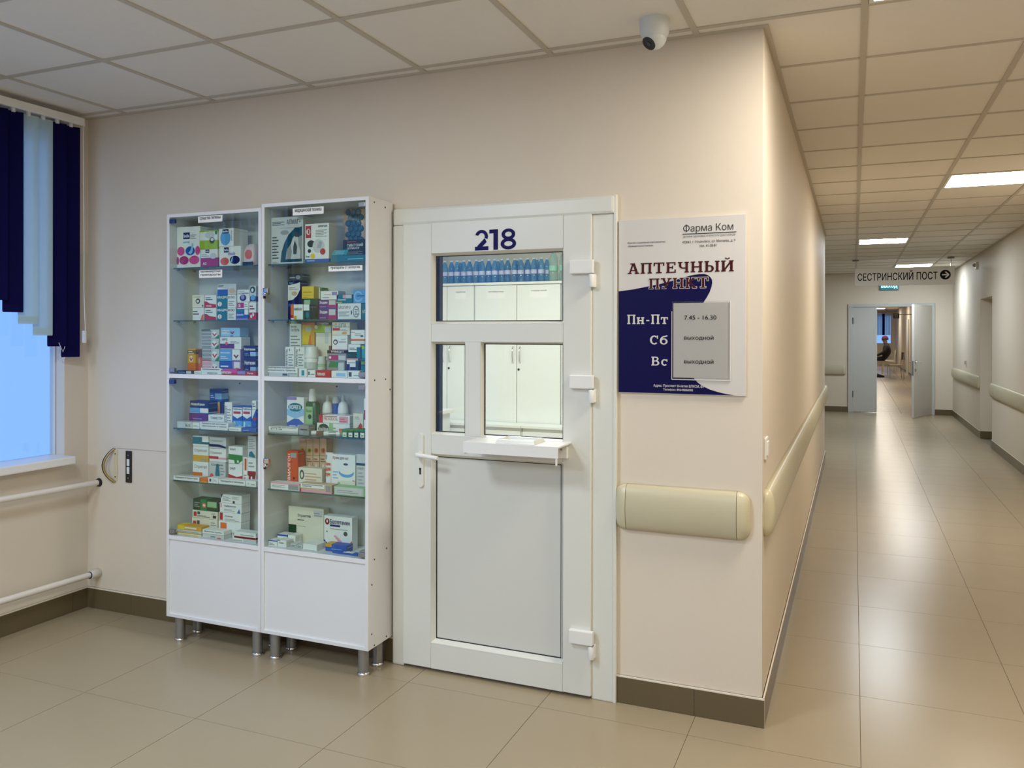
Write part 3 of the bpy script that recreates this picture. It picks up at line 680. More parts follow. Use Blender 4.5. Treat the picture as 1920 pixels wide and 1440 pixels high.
put_text(mb, '7.45 - 16.30', su(.533), su(.78), sv(.579), sv(.555), yy, bold=.008); obj('hours_lettering', mb, SK, pk); mb = MB(); put_text(mb, 'выходной', su(.531), su(.7585), sv(.695), sv(.668), yy, bold=.008); obj('hours_lettering', mb, SK, pk); mb = MB(); put_text(mb, 'выходной', su(.531), su(.7585), sv(.829), sv(.801), yy, bold=.008)
obj('hours_lettering', mb, SK, pk)

# ------------------------------------------------------------------ pharmacy room behind the door
PW = mat('pharmacy_white', (.74, .76, .74), .45)
struct(obj('wall_pharmacy', MB().box(XL-.06, XL, .14, 4.4, 0, H+.03).box(XL, -.14, 4.3, 4.4, 0, H+.03), PW))
ptl = thing('ceiling_light', 'square ceiling light of the room behind the glazed door', 'ceiling light', (-1.9, 1.9, H-.05))
obj('lamp_housing', MB().box(-2.55, -1.35, 1.6, 2.2, H-.03, H), RIM, ptl)
obj('diffuser', MB().quad((-2.53,1.62,H-.032),(-2.53,2.18,H-.032),(-1.37,2.18,H-.032),(-1.37,1.62,H-.032)), emit('pharmacy_diffuser', (1, 1, .94), 40.0), ptl)
CY = 3.7
def cupboard(x0, x1, label, drawers=False):
    t = thing('tall_cupboard', label, 'cupboard', ((x0+x1)/2, CY, 0), 'white cupboards in the room behind the door')
    obj('carcass', MB().box(x0, x1, CY+.02, 4.28, .0, 1.945), PW, t)
    obj('top_board', MB().box(x0-.002, x1+.002, CY-.01, 4.28, 1.945, 1.967), PW, t)
    xm = (x0+x1)/2
    for k, (a, b) in enumerate(((x0, xm), (xm, x1))):
        d = obj('cupboard_door', MB().box(a+.003, b-.003, CY, CY+.018, .675, 1.938), PW, t, bevel=.001)
        s = xm-.035 if k == 0 else xm+.035
        obj('handle', MB().tube([(s,CY,1.375),(s,CY-.02,1.36),(s,CY-.028,1.30),(s,CY-.02,1.24),(s,CY,1.225)], .005, 8), CHROME, d)
        if k: obj('lock', MB().lathe([(.011,0),(.011,.004)], (xm+.02,CY-.004,1.165), 10, axis='y'), BLACK, d)
        wn_ = b-a; obj('door_note', MB().box(a+.3*wn_, a+.72*wn_, CY-.0012, CY, 1.82, 1.90), PAP, d)
        mb = MB(); put_text(mb, ['антибиотики', 'сердечные'][k], a+.33*wn_, a+.69*wn_, 1.875, 1.89, CY-.0018); obj('note_lettering', mb, SK, d)
    return t
cupboard(-2.955, -2.105, 'white two-door cupboard with arched handles seen through the door panes')
cupboard(-3.53, -2.962, 'white cupboard at the left behind the narrow door pane')
cupboard(-2.10, -1.25, 'white cupboard at the right edge behind the large door pane')
for k, (x0, x1) in enumerate(((-3.53, -3.39), (-3.385, -2.83), (-2.825, -2.39), (-2.383, -1.95), (-1.945, -1.5))):
    t = thing('drawer_unit', ['white low drawer unit behind the narrow pane, leftmost', 'white low drawer unit behind the mullion of the door', 'white low drawer unit behind the counter tray, with small labels', 'white low drawer unit behind the counter, right of the dark gap', 'white low drawer unit hidden at the right behind the door'][k], 'drawers', ((x0+x1)/2, CY-.25, 0), 'low drawer units behind the door')
    obj('carcass', MB().box(x0, x1, CY-.22, CY-.01, 0, .66), PW, t)
    obj('worktop', MB().box(x0-.002, x1+.002, CY-.25, CY-.008, .66, .68), PW, t)
    for z in (.05, .35):
        d = obj('drawer', MB().box(x0+.006, x1-.006, CY-.24, CY-.22, z, z+.28), PW, t)
        n = obj('drawer_note', MB().box(x0+.03, x1-.03, CY-.2412, CY-.24, z+.17, z+.25), mat('note_lilac', (.70,.69,.80), .6), d)
        mb = MB(); put_text(mb, 'по рецепту', x0+.04, x1-.05, z+.215, z+.24, CY-.2418); obj('note_lettering', mb, SK, d)
        obj('knob', MB().tube([(x0+.03,CY-.24,z+.14),(x0+.03,CY-.26,z+.14),(x0+.11,CY-.26,z+.14),(x0+.11,CY-.24,z+.14)], .005, 6), CHROME, d)
# white counter with a dark chair back at the left
t = thing('side_counter', 'white counter with dark handle strips behind the narrow left pane', 'counter', (-3.5, 2.6, 0))
obj('counter_body', MB().box(-3.52, -3.06, 2.75, 3.4, 0, .78), PW, t); obj('counter_top', MB().box(-3.53, -3.03, 2.72, 3.42, .78, .81), PW, t)
for z in (.55, .30):
    d = obj('drawer', MB().box(-3.5, -3.08, 2.73, 2.75, z, z+.22), PW, t); obj('handle', MB().box(-3.25, -3.10, 2.71, 2.73, z+.15, z+.165), GREYM, d)
t = thing('office_chair', 'black office chair back peeking into the narrow left pane', 'chair', (-3.02, 2.0, 0))
obj('backrest', MB().box(-3.32, -2.965, 1.98, 2.02, .5, .98), BLACK, t, bevel=.015); obj('seat', MB().box(-3.35, -2.95, 2.0, 2.42, .42, .5), BLACK, t, bevel=.02); obj('gas_column', MB().lathe([(.03,.06),(.03,.42)], (-3.15,2.2,0), 10), GREYM, t)
for k in range(5): a = 2*PI*k/5; obj('leg', MB().tube([(-3.15,2.2,.08),(-3.15+.26*math.cos(a),2.2+.26*math.sin(a),.03)], .018, 6), BLACK, t)
# bottles
PETB = glass('blue_pet', (.50, .78, .97), .8, .35, (.18, .48, .80)); PETC = glass('clear_pet', (.82, .95, .92), .6, .30, (.62, .80, .78)); CAPB = mat('bottle_cap', (.55,.66,.80), .4)
BLAB = mat('bottle_label', (.45, .50, .72), .5, noise=.35, scale=25); GLAB = mat('bottle_label_green', (.28, .58, .46), .5, noise=.25, scale=20)
def bottle(name, r, h, body, cap, lab):
    t = bpy.data.objects.new(name, None); C.objects.link(t); ROOT[t.name] = Vector((0,0,0))
    obj('bottle_body', MB().lathe([(r*.82,0),(r,.012),(r,h*.30),(r*.93,h*.33),(r*.93,h*.52),(r,h*.55),(r*.98,h*.66),(r*.80,h*.78),(r*.45,h*.90),(r*.42,h*.945)], n=14), body, t, local=True)
    obj('bottle_cap', MB().lathe([(r*.5,h*.94),(r*.5,h*.995),(r*.42,h)], n=12), cap, t, local=True)
    obj('bottle_label', MB().lathe([(r*.965,h*.34),(r*.965,h*.51)], n=14, cap=False), lab, t, local=True)
    return t
def copy_thing(src):
    n = src.copy(); C.objects.link(n)
    for ch in src.children:
        c = ch.copy(); C.objects.link(c); c.parent = n
    return n
b0 = bottle('water_bottle', .031, .222, PETB, CAPB, BLAB); first = True
tag(b0, 'blue plastic water bottle in the long row on the white cupboard', 'bottle', 'water bottles on the pharmacy cupboard')
k = 0; x = -3.30
while x < -2.28:
    b = b0 if k == 0 else copy_thing(b0)
    b.location = (x, 3.76+.012*(k % 2), 1.967); b.rotation_euler[2] = k*.7; k += 1; x += .0655
for k in range(11):
    b = copy_thing(b0); b.location = (-3.27+.0655*1.5*k, 3.84, 1.967); b.rotation_euler[2] = k*1.1
g0 = bottle('large_water_bottle', .043, .285, PETC, WHITE, GLAB); tag(g0, 'clear larger water bottle with green label, left of the two at row end', 'bottle', 'large bottles'); g0.location = (-2.205, 3.79, 1.967)
g1 = copy_thing(g0); tag(g1, 'clear larger water bottle with green label, at the pane edge', 'bottle', 'large bottles'); g1.location = (-2.108, 3.80, 1.967); g1.rotation_euler[2] = .5

# ------------------------------------------------------------------ corridor end
GD = mat('grey_door', (.50, .51, .50), .4)
ed = bpy.data.objects.new('door_2', None); C.objects.link(ed); ed.location = (.95, YE, 0); ROOT['door_2'] = Vector((.95,YE,0)); struct(ed, 'grey white double door at the corridor end, right leaf open')
for a in ((EX0, EX0+.09, 0, EZ-.065), (EX1-.06, EX1, 0, EZ-.065)): obj('frame_jamb', MB().box(a[0], a[1], YE-.03, YE+.12, a[2], a[3]), GD, ed, bevel=.006)
obj('frame_head', MB().box(EX0, EX1, YE-.03, YE+.12, EZ-.065, EZ), GD, ed, bevel=.006)
lf = obj('door_leaf', MB().box(EX0+.09, .715, YE-.012, YE+.03, .015, EZ-.068), GD, ed, bevel=.003)
for z in (.35, 1.75): obj('hinge', MB().box(EX0+.082, EX0+.094, YE-.04, YE-.01, z-.06, z+.06), BLACK, lf)
obj('edge_strip', MB().box(.712, .722, YE-.02, YE+.03, .015, EZ-.068), WHITE, lf)
# open right leaf, turned about its hinge
hinge = Vector((EX1-.062, YE-.012, 0)); ang = math.radians(67); dv = Vector((-math.cos(ang), -math.sin(ang), 0)); nv = Vector((-dv.y, dv.x, 0)); LW = .905
def leaf_prism(a0, a1, n0, n1, z0, z1):
    pts = [hinge+dv*a0+nv*n0, hinge+dv*a1+nv*n0, hinge+dv*a1+nv*n1, hinge+dv*a0+nv*n1]
    return MB().prism([(p.x, p.y) for p in pts], z0, z1, 'z')
rl = obj('door_leaf', leaf_prism(0, LW, -.02, .022, .015, EZ-.05), mat('door_leaf_white', (.60,.59,.57), .4), ed, bevel=.003)
for sgn in (-.02, .022):
    s2 = -1 if sgn < 0 else 1
    P = [hinge+dv*(LW-.06)+nv*sgn, hinge+dv*(LW-.06)+nv*(sgn+s2*.05), hinge+dv*(LW-.18)+nv*(sgn+s2*.055)]
    obj('lever', MB().tube([(p.x, p.y, 1.0) for p in P], .011, 8), CHROME, rl)
    a, b = sorted((sgn, sgn+s2*.008)); obj('lever_rose', leaf_prism(LW-.085, LW-.035, a, b, .975, 1.025), GREYM, rl); obj('lock_rose', leaf_prism(LW-.085, LW-.035, a, b, .83, .88), GREYM, rl)
obj('lock_strike', leaf_prism(LW-.002, LW+.003, -.012, .012, .76, 1.02), GREYM, rl)
for z in (.35, 1.05, 1.75): obj('hinge', MB().box(EX1-.072, EX1-.058, YE-.045, YE-.01, z-.06, z+.06), BLACK, rl)

# hanging sign in the corridor
gy = 10.7
a, b = measure(1603, 505, 1, gy), measure(1790, 535, 1, gy)
t = thing('hanging_sign', 'white hanging corridor sign with black lettering and an arrow', 'sign', ((a.x+b.x)/2, gy, b.z))
obj('board', MB().box(a.x, b.x, gy-.03, gy+.03, 2.246, 2.522), mat('hang_white', (.90,.88,.85), .4), t, bevel=.003)
mb = MB(); c0, c1 = measure(1608, 525, 1, gy-.031), measure(1758, 509, 1, gy-.031)
put_text(mb, 'СЕСТРИНСКИЙ ПОСТ', c0.x, c1.x, 2.325, 2.475, gy-.0312, bold=.012); obj('lettering', mb, SK, t)
c2 = measure(1772.5, 515, 1, gy-.031); mb = MB()
mb.poly([(c2.x+.073*math.cos(2*PI*k/20), gy-.0312, c2.z+.073*math.sin(2*PI*k/20)) for k in range(20)]); obj('arrow_disc', mb, SK, t)
mb = MB()
for k, q in enumerate((_line((-.045,0),(.042,0),.018), _line((.048,0),(.0,.045),.018), _line((.048,0),(.0,-.045),.018))): mb.poly([(c2.x+p[0], gy-.032-.0001*k, c2.z+p[1]) for p in q])
obj('arrow', mb, mat('hang_white', (.66,.64,.60), .4), t)
for xx in (a.x+.01, b.x-.05):
    obj('hanger_rod', MB().tube([(xx,gy,2.52),(xx,gy,H)], .006, 6), CHROME, t); obj('ceiling_mount', MB().lathe([(.05,0),(.045,.02)], (xx,gy,H-.022), 12), GREYM, t)
# lit exit sign on the end wall
a, b = measure(1652, 543, 1, YE), measure(1683, 532, 1, YE)
t = thing('exit_sign', 'small lit cyan exit sign above the double door', 'exit sign', ((a.x+b.x)/2, YE, a.z))
obj('housing', MB().box(a.x-.025, b.x+.02, YE-.05, YE, a.z-.012, a.z+.165), mat('exit_housing', (.10,.22,.28), .4), t, bevel=.004)
obj('lit_face', MB().box(a.x-.01, b.x+.005, YE-.053, YE-.05, a.z, a.z+.15), emit('exit_glow', (.03, .25, .33), 1.0), t)
mb = MB(); put_text(mb, 'выход', a.x, b.x-.005, a.z+.01, a.z+.11, YE-.054, bold=.03); obj('lettering', mb, emit('exit_letters', (.65, 1, 1), 1.3), t)

# far corridor: lights, door plate, chairs, waiting person, blind
for k, (x0, y0) in enumerate(((1.0, 17.2), (.9, 23.5), (1.0, 30.5), (1.0, 36.5))):
    t = thing('ceiling_light', ['ceiling light just beyond the double door', 'second ceiling light beyond the double door', 'third ceiling light beyond the double door', 'last ceiling light by the far window'][k], 'ceiling light', (x0+.3, y0+.3, H), 'far corridor ceiling lights')
    obj('lamp_rim', MB().box(x0, x0+.6, y0, y0+.6, H-.012, H+.003), RIM, t); obj('diffuser', MB().box(x0+.02, x0+.58, y0+.02, y0+.58, H-.0135, H-.012), PANEL, t)
t = thing('door_plate', 'black projecting door plate in the corridor beyond', 'door sign', (1.9, 27, 2.2))
pa, pb = measure(1675, 588, 1, 27.0), measure(1685, 597, 1, 27.0)
obj('plate', MB().box(pa.x, pb.x+.02, 26.98, 27.0, pb.z, pa.z), BLACK, t); obj('arm', MB().box(pb.x+.02, 2.2, 26.985, 26.995, pa.z-.05, pa.z-.02), GREYM, t); mb = MB(); put_text(mb, '22', pa.x+.03, pb.x-.03, pb.z+.04, pa.z-.03, 26.978); obj('lettering', mb, WHITE, t)
struct(obj('door_4', MB().box(2.17, 2.2, 30.5, 31.5, 0, 2.05), PVC, bevel=.004))
struct(obj('door_5', MB().box(2.17, 2.2, 22.5, 23.5, 0, 2.05), PVC, bevel=.004))
CF = mat('chair_frame_white', (.60,.56,.48), .4); CS = mat('chair_seat_cream', (.62,.55,.45), .5); CD = mat('chair_back_dark', (.10,.085,.07), .6)
def chair(label, loc, rz, dark):
    t = thing('waiting_chair', label, 'chair', loc, 'waiting chairs beyond the double door', rz)
    obj('seat', MB().box(-.22, .22, -.22, .22, .43, .47), CS, t, local=True, bevel=.012)
    obj('backrest', MB().box(-.20, .20, .235, .26, .62, .88), CD if dark else CF, t, local=True, bevel=.01)
    for sx in (-1, 1):
        obj('leg', MB().tube([(sx*.2,-.2,.0),(sx*.2,-.2,.44)], .013, 8), CF, t, local=True)
        obj('leg', MB().tube([(sx*.2,.24,.0),(sx*.2,.21,.44),(sx*.2,.25,.88)], .013, 8), CF, t, local=True)
        obj('side_bar', MB().tube([(sx*.2,-.2,.42),(sx*.2,.21,.42)], .011, 6), CF, t, local=True)
    obj('stretcher', MB().tube([(-.2,-.2,.42),(.2,-.2,.42)], .011, 6), CF, t, local=True)
    return t
chair('cream waiting chair standing empty beyond the double door', (1.62, 27.6, 0), -PI/2+.15, True)
chair('cream waiting chair that the seated person occupies', (1.52, 31.2, 0), -PI/2, False)
chair('waiting chair behind the seated person, mostly hidden', (1.60, 32.6, 0), -PI/2, True)
def person():
    o = thing('person', 'seated person in black coat and maroon knit hat beyond the door', 'person', (1.45, 31.2, 0))
    J = [((1.50,31.2,.60),.19),((1.51,31.2,.80),.21),((1.48,31.2,1.00),.20),((1.45,31.2,1.12),.09),((1.43,31.2,1.17),.07),((1.41,31.2,1.26),.10),((1.41,31.2,1.33),.088),
         ((1.36,31.09,.56),.095),((1.02,31.07,.55),.075),((1.01,31.06,.28),.058),((1.0,31.05,.07),.045),((.86,31.04,.045),.042),
         ((1.36,31.31,.56),.095),((1.02,31.33,.55),.075),((1.04,31.33,.28),.058),((1.05,31.33,.07),.045),((.91,31.33,.045),.042),
         ((1.48,30.99,1.04),.075),((1.38,30.95,.80),.058),((1.18,31.05,.70),.046),((1.10,31.09,.69),.032),
         ((1.48,31.41,1.04),.075),((1.38,31.45,.80),.058),((1.18,31.33,.70),.046),((1.10,31.28,.69),.032)]
    E = [(0,1),(1,2),(2,3),(3,4),(4,5),(5,6),(0,7),(7,8),(8,9),(9,10),(10,11),(0,12),(12,13),(13,14),(14,15),(15,16),(2,17),(17,18),(18,19),(19,20),(2,21),(21,22),(22,23),(23,24)]
    me = bpy.data.meshes.new('skeleton'); me.from_pydata([j[0] for j in J], E, []); b = bpy.data.objects.new('skeleton', me); C.objects.link(b)
    b.modifiers.new('s', 'SKIN'); sv_ = me.skin_vertices[0].data
    for k, j in enumerate(J): sv_[k].radius = (j[1], j[1])
    sv_[0].use_root = True; ss = b.modifiers.new('u', 'SUBSURF'); ss.levels = 2
    bpy.context.view_layer.update(); ev = bpy.data.meshes.new_from_object(b.evaluated_get(bpy.context.evaluated_depsgraph_get()))
    vs = [tuple(v.co) for v in ev.vertices]; fs = [tuple(p.vertices) for p in ev.polygons]
    bpy.data.objects.remove(b)
    coat = mat('black_coat', (.012,.012,.014), .8); skin = mat('skin', (.50,.30,.22), .5)
    mb = MB(); mb.add(vs, fs, 0, True)
    for i, f in enumerate(mb.f):
        c = sum((Vector(mb.v[k]) for k in f), Vector())/len(f)
        if c.z > 1.155 or (c.x < 1.13 and .64 < c.z < .76): mb.m[i] = 1
    obj('body', mb, [coat, skin], o)
    hat = mat('maroon_knit', (.085,.010,.020), .9, bump=.3, bscale=60)
    obj('hat', MB().lathe([(.118,0),(.122,.03),(.118,.08),(.095,.13),(.05,.16),(.01,.168)], (1.42,31.2,1.275), 16), hat, o)
    obj('nose', MB().lathe([(.018,0),(.012,.02),(.004,.035)], (1.305,31.2,1.225), 8), skin, o)
    for dy in (-.04, .04): obj('eye', MB().lathe([(.009,0),(.009,.006)], (1.312,31.2+dy,1.26), 6, axis='x'), BLACK, o)
    obj('mouth', MB().box(1.314, 1.32, 31.17, 31.23, 1.185, 1.192), mat('lip', (.28,.10,.09), .5), o)
    for yy in (31.05, 31.33): obj('shoe', MB().box(.80, 1.09, yy-.05, yy+.05, 0, .085), BLACK, o, bevel=.02)
    for y0 in (31.09, 31.28):
        for k in range(5): obj('finger', MB().tube([(1.10,y0+(k-2)*.017,.69),(1.06,y0+(k-2)*.019,.69-.004*abs(k-2)),(1.04+.008*abs(k-2),y0+(k-2)*.019,.665)], [.009,.008,.006], 6), skin, o)
person()
# shoe tip of another visitor hidden behind the left leaf
t = thing('person', 'outstretched dark shoe and leg of a visitor hidden behind the door leaf', 'person', (1.0, 27.7, 0))
obj('lower_leg', MB().tube([(.62,27.7,.36),(.85,27.7,.22),(1.02,27.7,.11)], [.085,.07,.055], 10), mat('black_coat', (.012,.012,.014), .8), t)
obj('shoe', MB().loft([[Vector((x, 27.7+w*math.cos(2*PI*k/10), z+h*math.sin(2*PI*k/10))) for k in range(10)] for x, w, z, h in ((.98,.04,.075,.06),(1.05,.05,.075,.07),(1.15,.05,.06,.055),(1.24,.045,.045,.04),(1.29,.02,.04,.025))], 0, True, True), BLACK, t)
# blind at the far window
t = thing('vertical_blind', 'pale blue blind with one navy stripe at the far window', 'blind', (1.6, 40.75, 2.5))
obj('head_rail', MB().box(.7, 1.98, 40.72, 40.78, 2.5, 2.54), WHITE, t)
for k in range(10):
    x0 = .72+k*.125; nv_ = k in (2, 3, 7); obj('slat', MB().box(x0, x0+.12, 40.74, 40.745, 1.0 if False else 1.45, 2.5), NAVY if nv_ else PALE, t)
# ------------------------------------------------------------------ display cabinets
KY0, KY1 = -.215, -.014
SHELF = {1: 1.81, 2: 1.555, 3: 1.296, 4: 1.032, 5: .777, 6: .515}   # standing heights
def cabinet(x0, x1, ztop, label, hinge_side):
    t = thing('display_cabinet', label, 'cabinet', ((x0+x1)/2, (KY0+KY1)/2, 0), 'white glazed display cabinets')
    p = .016; zb = .12
    for a in (x0, x1-p): obj('side_panel', MB().box(a, a+p, KY0, KY1, zb, ztop), LAM, t, bevel=.0008, seg=1)
    obj('top_panel', MB().box(x0+p, x1-p, KY0, KY1, ztop-p, ztop), LAM, t, bevel=.0008, seg=1)
    obj('bottom_panel', MB().box(x0+p, x1-p, KY0, KY1, zb, zb+p), LAM, t, bevel=.0008, seg=1)
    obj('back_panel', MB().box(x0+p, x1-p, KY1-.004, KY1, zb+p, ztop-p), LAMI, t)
    obj('middle_shelf', MB().box(x0+p, x1-p, KY0, KY1-.004, 1.296-.02, 1.296), LAM, t, bevel=.0008, seg=1)
    obj('lower_shelf', MB().box(x0+p, x1-p, KY0, KY1-.004, .515-.02, .515), LAM, t, bevel=.0008, seg=1)
    obj('plinth_panel', MB().box(x0+p, x1-p, KY0+.008, KY0+.02, zb+p, .495), LAM, t)
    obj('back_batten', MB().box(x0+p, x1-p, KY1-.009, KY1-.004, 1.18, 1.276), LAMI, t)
    for xx in (x0+.28, x0+.46): obj('screw', MB().lathe([(.004,0),(.004,.002)], (xx,KY1-.0112,1.245), 8, axis='y'), BLACK, t)
    for k in (1, 2, 4, 5):
        z = SHELF[k]
        s = obj('glass_shelf', MB().box(x0+p+.002, x1-p-.002, KY0+.026, KY1-.006, z-.005, z), GSHELF, t)
        obj('shelf_edge', MB().box(x0+p+.002, x1-p-.002, KY0+.0245, KY0+.026, z-.005, z), GEDGE, s)
        for xx in (x0+p, x1-p-.01):
            for yy in (KY0+.05, KY1-.045): obj('shelf_peg', MB().box(xx, xx+.01, yy, yy+.008, z-.012, z-.005), GREYM, t)
    for n, (z0, z1) in enumerate(((1.298, ztop-p-.002), (.517, 1.274))):
        d = obj('glass_door', MB().box(x0+p+.002, x1-p-.002, KY0+.003, KY0+.007, z0, z1), GLSC, t)
        hxs = x0+p if hinge_side < 0 else x1-p
        for zz in (z0+.006, z1-.026):
            a, b = (hxs+.001, hxs+.034) if hinge_side < 0 else (hxs-.034, hxs-.001)
            obj('glass_hinge', MB().box(a, b, KY0-.002, KY0+.013, zz, zz+.02), mat('hinge_blue_chrome', (.05,.08,.20), .25, metal=.6) if hinge_side < 0 and zz > z0+.1 else GREYM, d, bevel=.002)
        if hinge_side > 0:
            lx, lz = (measure(500, 548, 1, KY0).x, measure(500, 549, 1, KY0).z) if n == 0 else (measure(501, 869, 1, KY0).x, measure(501, 869, 1, KY0).z)
            k_ = obj('cam_lock', MB().box(lx-.014, lx+.010, KY0-.006, KY0+.012, lz-.008, lz+.022), CHROME, d, bevel=.003)
            obj('lock_barrel', MB().lathe([(.009,0),(.009,-.018),(.007,-.021)], (lx+.002,KY0-.004,lz-.006), 12, axis='y'), CHROME, k_)
            obj('lock_back', MB().box(lx-.018, lx-.012, KY0-.004, KY0+.008, lz-.026, lz+.022), BLACK, k_)
    def leg(xx, yy): 
        l = obj('leg', MB().lathe([(.0235,.012),(.0235,.118)], (xx,yy,.002), 18), GREYM, t)
        obj('foot_ring', MB().lathe([(.026,0),(.027,.004),(.027,.011),(.0235,.014)], (xx,yy,.0), 18), CHROME, l)
    for xx in (x0+.055, x1-.045):
        for yy in (KY0+.035, KY1-.05): leg(xx, yy)
    if hinge_side > 0:
        for yy, zz in ((KY0+.045,ztop-.02),(KY0+.135,ztop-.03),(KY0+.05,1.288),(KY0+.14,1.288),(KY0+.178,1.24),(KY0+.05,.505),(KY0+.15,.53),(KY0+.03,.40),(KY0+.03,.185),(KY0+.05,.13),(KY0+.15,.135)):
            obj('screw_cap', MB().lathe([(.004,0),(.004,.0012)], (x1,yy,zz), 8, axis='x'), BLACK, t)
    return t
LX = (-2.757, -2.1885); RX = (-2.1865, -1.612)
cabL = cabinet(*LX, 2.068, 'left white glazed display cabinet with blue hinges, stocked with medicines', -1)
cabR = cabinet(*RX, 2.085, 'right white glazed display cabinet with chrome locks beside the door', 1)

# ------------------------------------------------------------------ goods in the cabinets
INKS = dict(white=(232,232,228), cream=(226,220,200), grey=(150,152,150), lgrey=(200,202,200), dgrey=(70,74,76), black=(18,18,20), navy=(18,22,92), blue=(30,84,176), sky=(92,160,216), lblue=(150,192,226), teal=(10,112,132), dteal=(8,70,90), aqua=(50,150,160),
            green=(30,128,62), dgreen=(14,62,34), lime=(158,186,40), lgreen=(150,190,140), yellow=(230,196,30), gold=(214,160,40), orange=(222,110,30), dorange=(206,76,22), red=(186,30,40), dred=(130,20,30), pink=(208,70,140), lpink=(224,160,170), magenta=(170,30,110), purple=(98,34,118), lilac=(150,130,190), brown=(120,82,60), tan=(206,172,140), coral=(214,96,84), silver=(170,176,180))
def ink(c): return mat('ink_'+c, lin(INKS[c]), .45, spec=.25, noise=.03, scale=30) if c != 'silver' else mat('ink_silver', lin(INKS[c]), .3, metal=.5)
def R(x0, x1, z0, z1, c): return ('r', x0, x1, z0, z1, c)
def O(x0, x1, z0, z1, c): return ('o', x0, x1, z0, z1, c)
def T(s, x0, x1, z0, z1, c, b=.02): return ('t', x0, x1, z0, z1, c, s, b)
def L(x0, x1, z0, z1, n, c='grey'): return ('l', x0, x1, z0, z1, c, n)
def P(pts, c): return ('p', pts, c)
def V(s, x0, x1, z0, z1, c, b=.02): return ('v', x0, x1, z0, z1, c, s, b)   # lettering turned upright
def decorate(body, x0, x1, z0, z1, yf, depth, prints):
    """print on the front of a carton; bands that reach the right edge run on over the side, bands that reach the top run over the top"""
    W_, H_ = x1-x0, z1-z0; panels = {}; letters = {}
    for n, p in enumerate(prints):
        y = yf-.0004-.00012*n
        if p[0] == 'p': panels.setdefault(p[2], MB()).poly([(x0+a*W_, y, z0+b*H_) for a, b in p[1]]); continue
        a, b, c, d, col = x0+p[1]*W_, x0+p[2]*W_, z0+p[3]*H_, z0+p[4]*H_, p[5]
        if p[0] == 'r':
            mb = panels.setdefault(col, MB()); mb.quad((a,y,c),(b,y,c),(b,y,d),(a,y,d))
            if p[2] >= 1: mb.quad((x1+.0004,yf,c),(x1+.0004,yf+depth,c),(x1+.0004,yf+depth,d),(x1+.0004,yf,d))
            if p[4] >= 1 and p[3] < .7: mb.quad((a,yf,z1+.0003),(b,yf,z1+.0003),(b,yf+depth,z1+.0003),(a,yf+depth,z1+.0003))
        elif p[0] == 'o': panels.setdefault(col, MB()).poly(ell(a, b, c, d, y))
        elif p[0] == 't': put_text(letters.setdefault(col, MB()), p[6], a, b, c, d, y, bold=p[7])
        elif p[0] == 'v':
            vs, fs, qa, qb, qc, qd = text_geo(p[6], p[7])
            letters.setdefault(col, MB()).add([(b-(v[1]-qc)/(qd-qc)*(b-a), y-4e-6*(v[2] % 12), c+(v[0]-qa)/(qb-qa)*(d-c)) for v in vs], fs)
        elif p[0] == 'l':
            mb = letters.setdefault(col, MB()); hgt = (d-c)/p[6]
            for k in range(p[6]):
                e = b if k % 2 == 0 else a+(b-a)*.72
                mb.quad((a,y,c+k*hgt),(e,y,c+k*hgt),(e,y,c+k*hgt+hgt*.42),(a,y,c+k*hgt+hgt*.42))
    def join(name, dct):
        if not dct: return
        out = MB(); ms = []
        for col, mb in dct.items(): out.add(mb.v, mb.f, len(ms)); ms.append(ink(col))
        obj(name, out, ms, body)
    join('printed_panel', panels); join('lettering', letters)
TOPS = {1: 2.045, 2: 1.803, 3: 1.548, 4: 1.272, 5: 1.025, 6: .770}
def carton(x0, x1, z0, z1, yf, depth, col, prints, label, cat='medicine box', name='medicine_box', group=None):
    body = obj(name, MB().box(x0, x1, yf, yf+depth, z0, z1), ink(col), loc=((x0+x1)/2, yf, z0), bevel=.0006, seg=1)
    tag(body, label, cat, group); decorate(body, x0, x1, z0, z1, yf, depth, prints)
    # tuck flap seam on the visible end
    if (z1-z0) > .03 and depth > .03: obj('tuck_flap', MB().box(x1, x1+.0006, yf+.004, yf+depth-.004, z1-.012, z1-.0105), ink('lgrey'), body)
    return body
def column(shelf, yf, depth, items, group):
    """cartons piled on a shelf from the bottom up; each item: (left px, right px, top px, colour, prints, label)"""
    z = SHELF[shelf]+.0003
    for (u0, u1, v, col, prints, label) in items:
        a, b = measure(u0, v, 1, yf), measure(u1, v, 1, yf)
        cab = LX if u0 < 488 else RX
        x0 = max(a.x, cab[0]+.019); x1 = min(b.x, cab[1]-.0175); z1 = a.z
        if z1 < z+.008: z1 = z+.008
        if z1 > TOPS[shelf]: print('TOO HIGH', label, z1-TOPS[shelf]); z1 = TOPS[shelf]
        if x1-x0 < .004: print('NARROW', label, x1-x0)
        carton(x0, x1-.0008, z, z1, yf, depth, col, prints, label, group=group); z = z1+.0012
F, FD = -.186, .046      # row along the shelf edge
M_, MD = -.135, .062     # row behind
B_, BD = -.070, .046     # row at the back
G = 'goods on left cabinet shelf %d'; GR = 'goods on right cabinet shelf %d'
def tl(n, c='dgrey'): return L(.1, .8, .12, .12+.1*n, n, c)

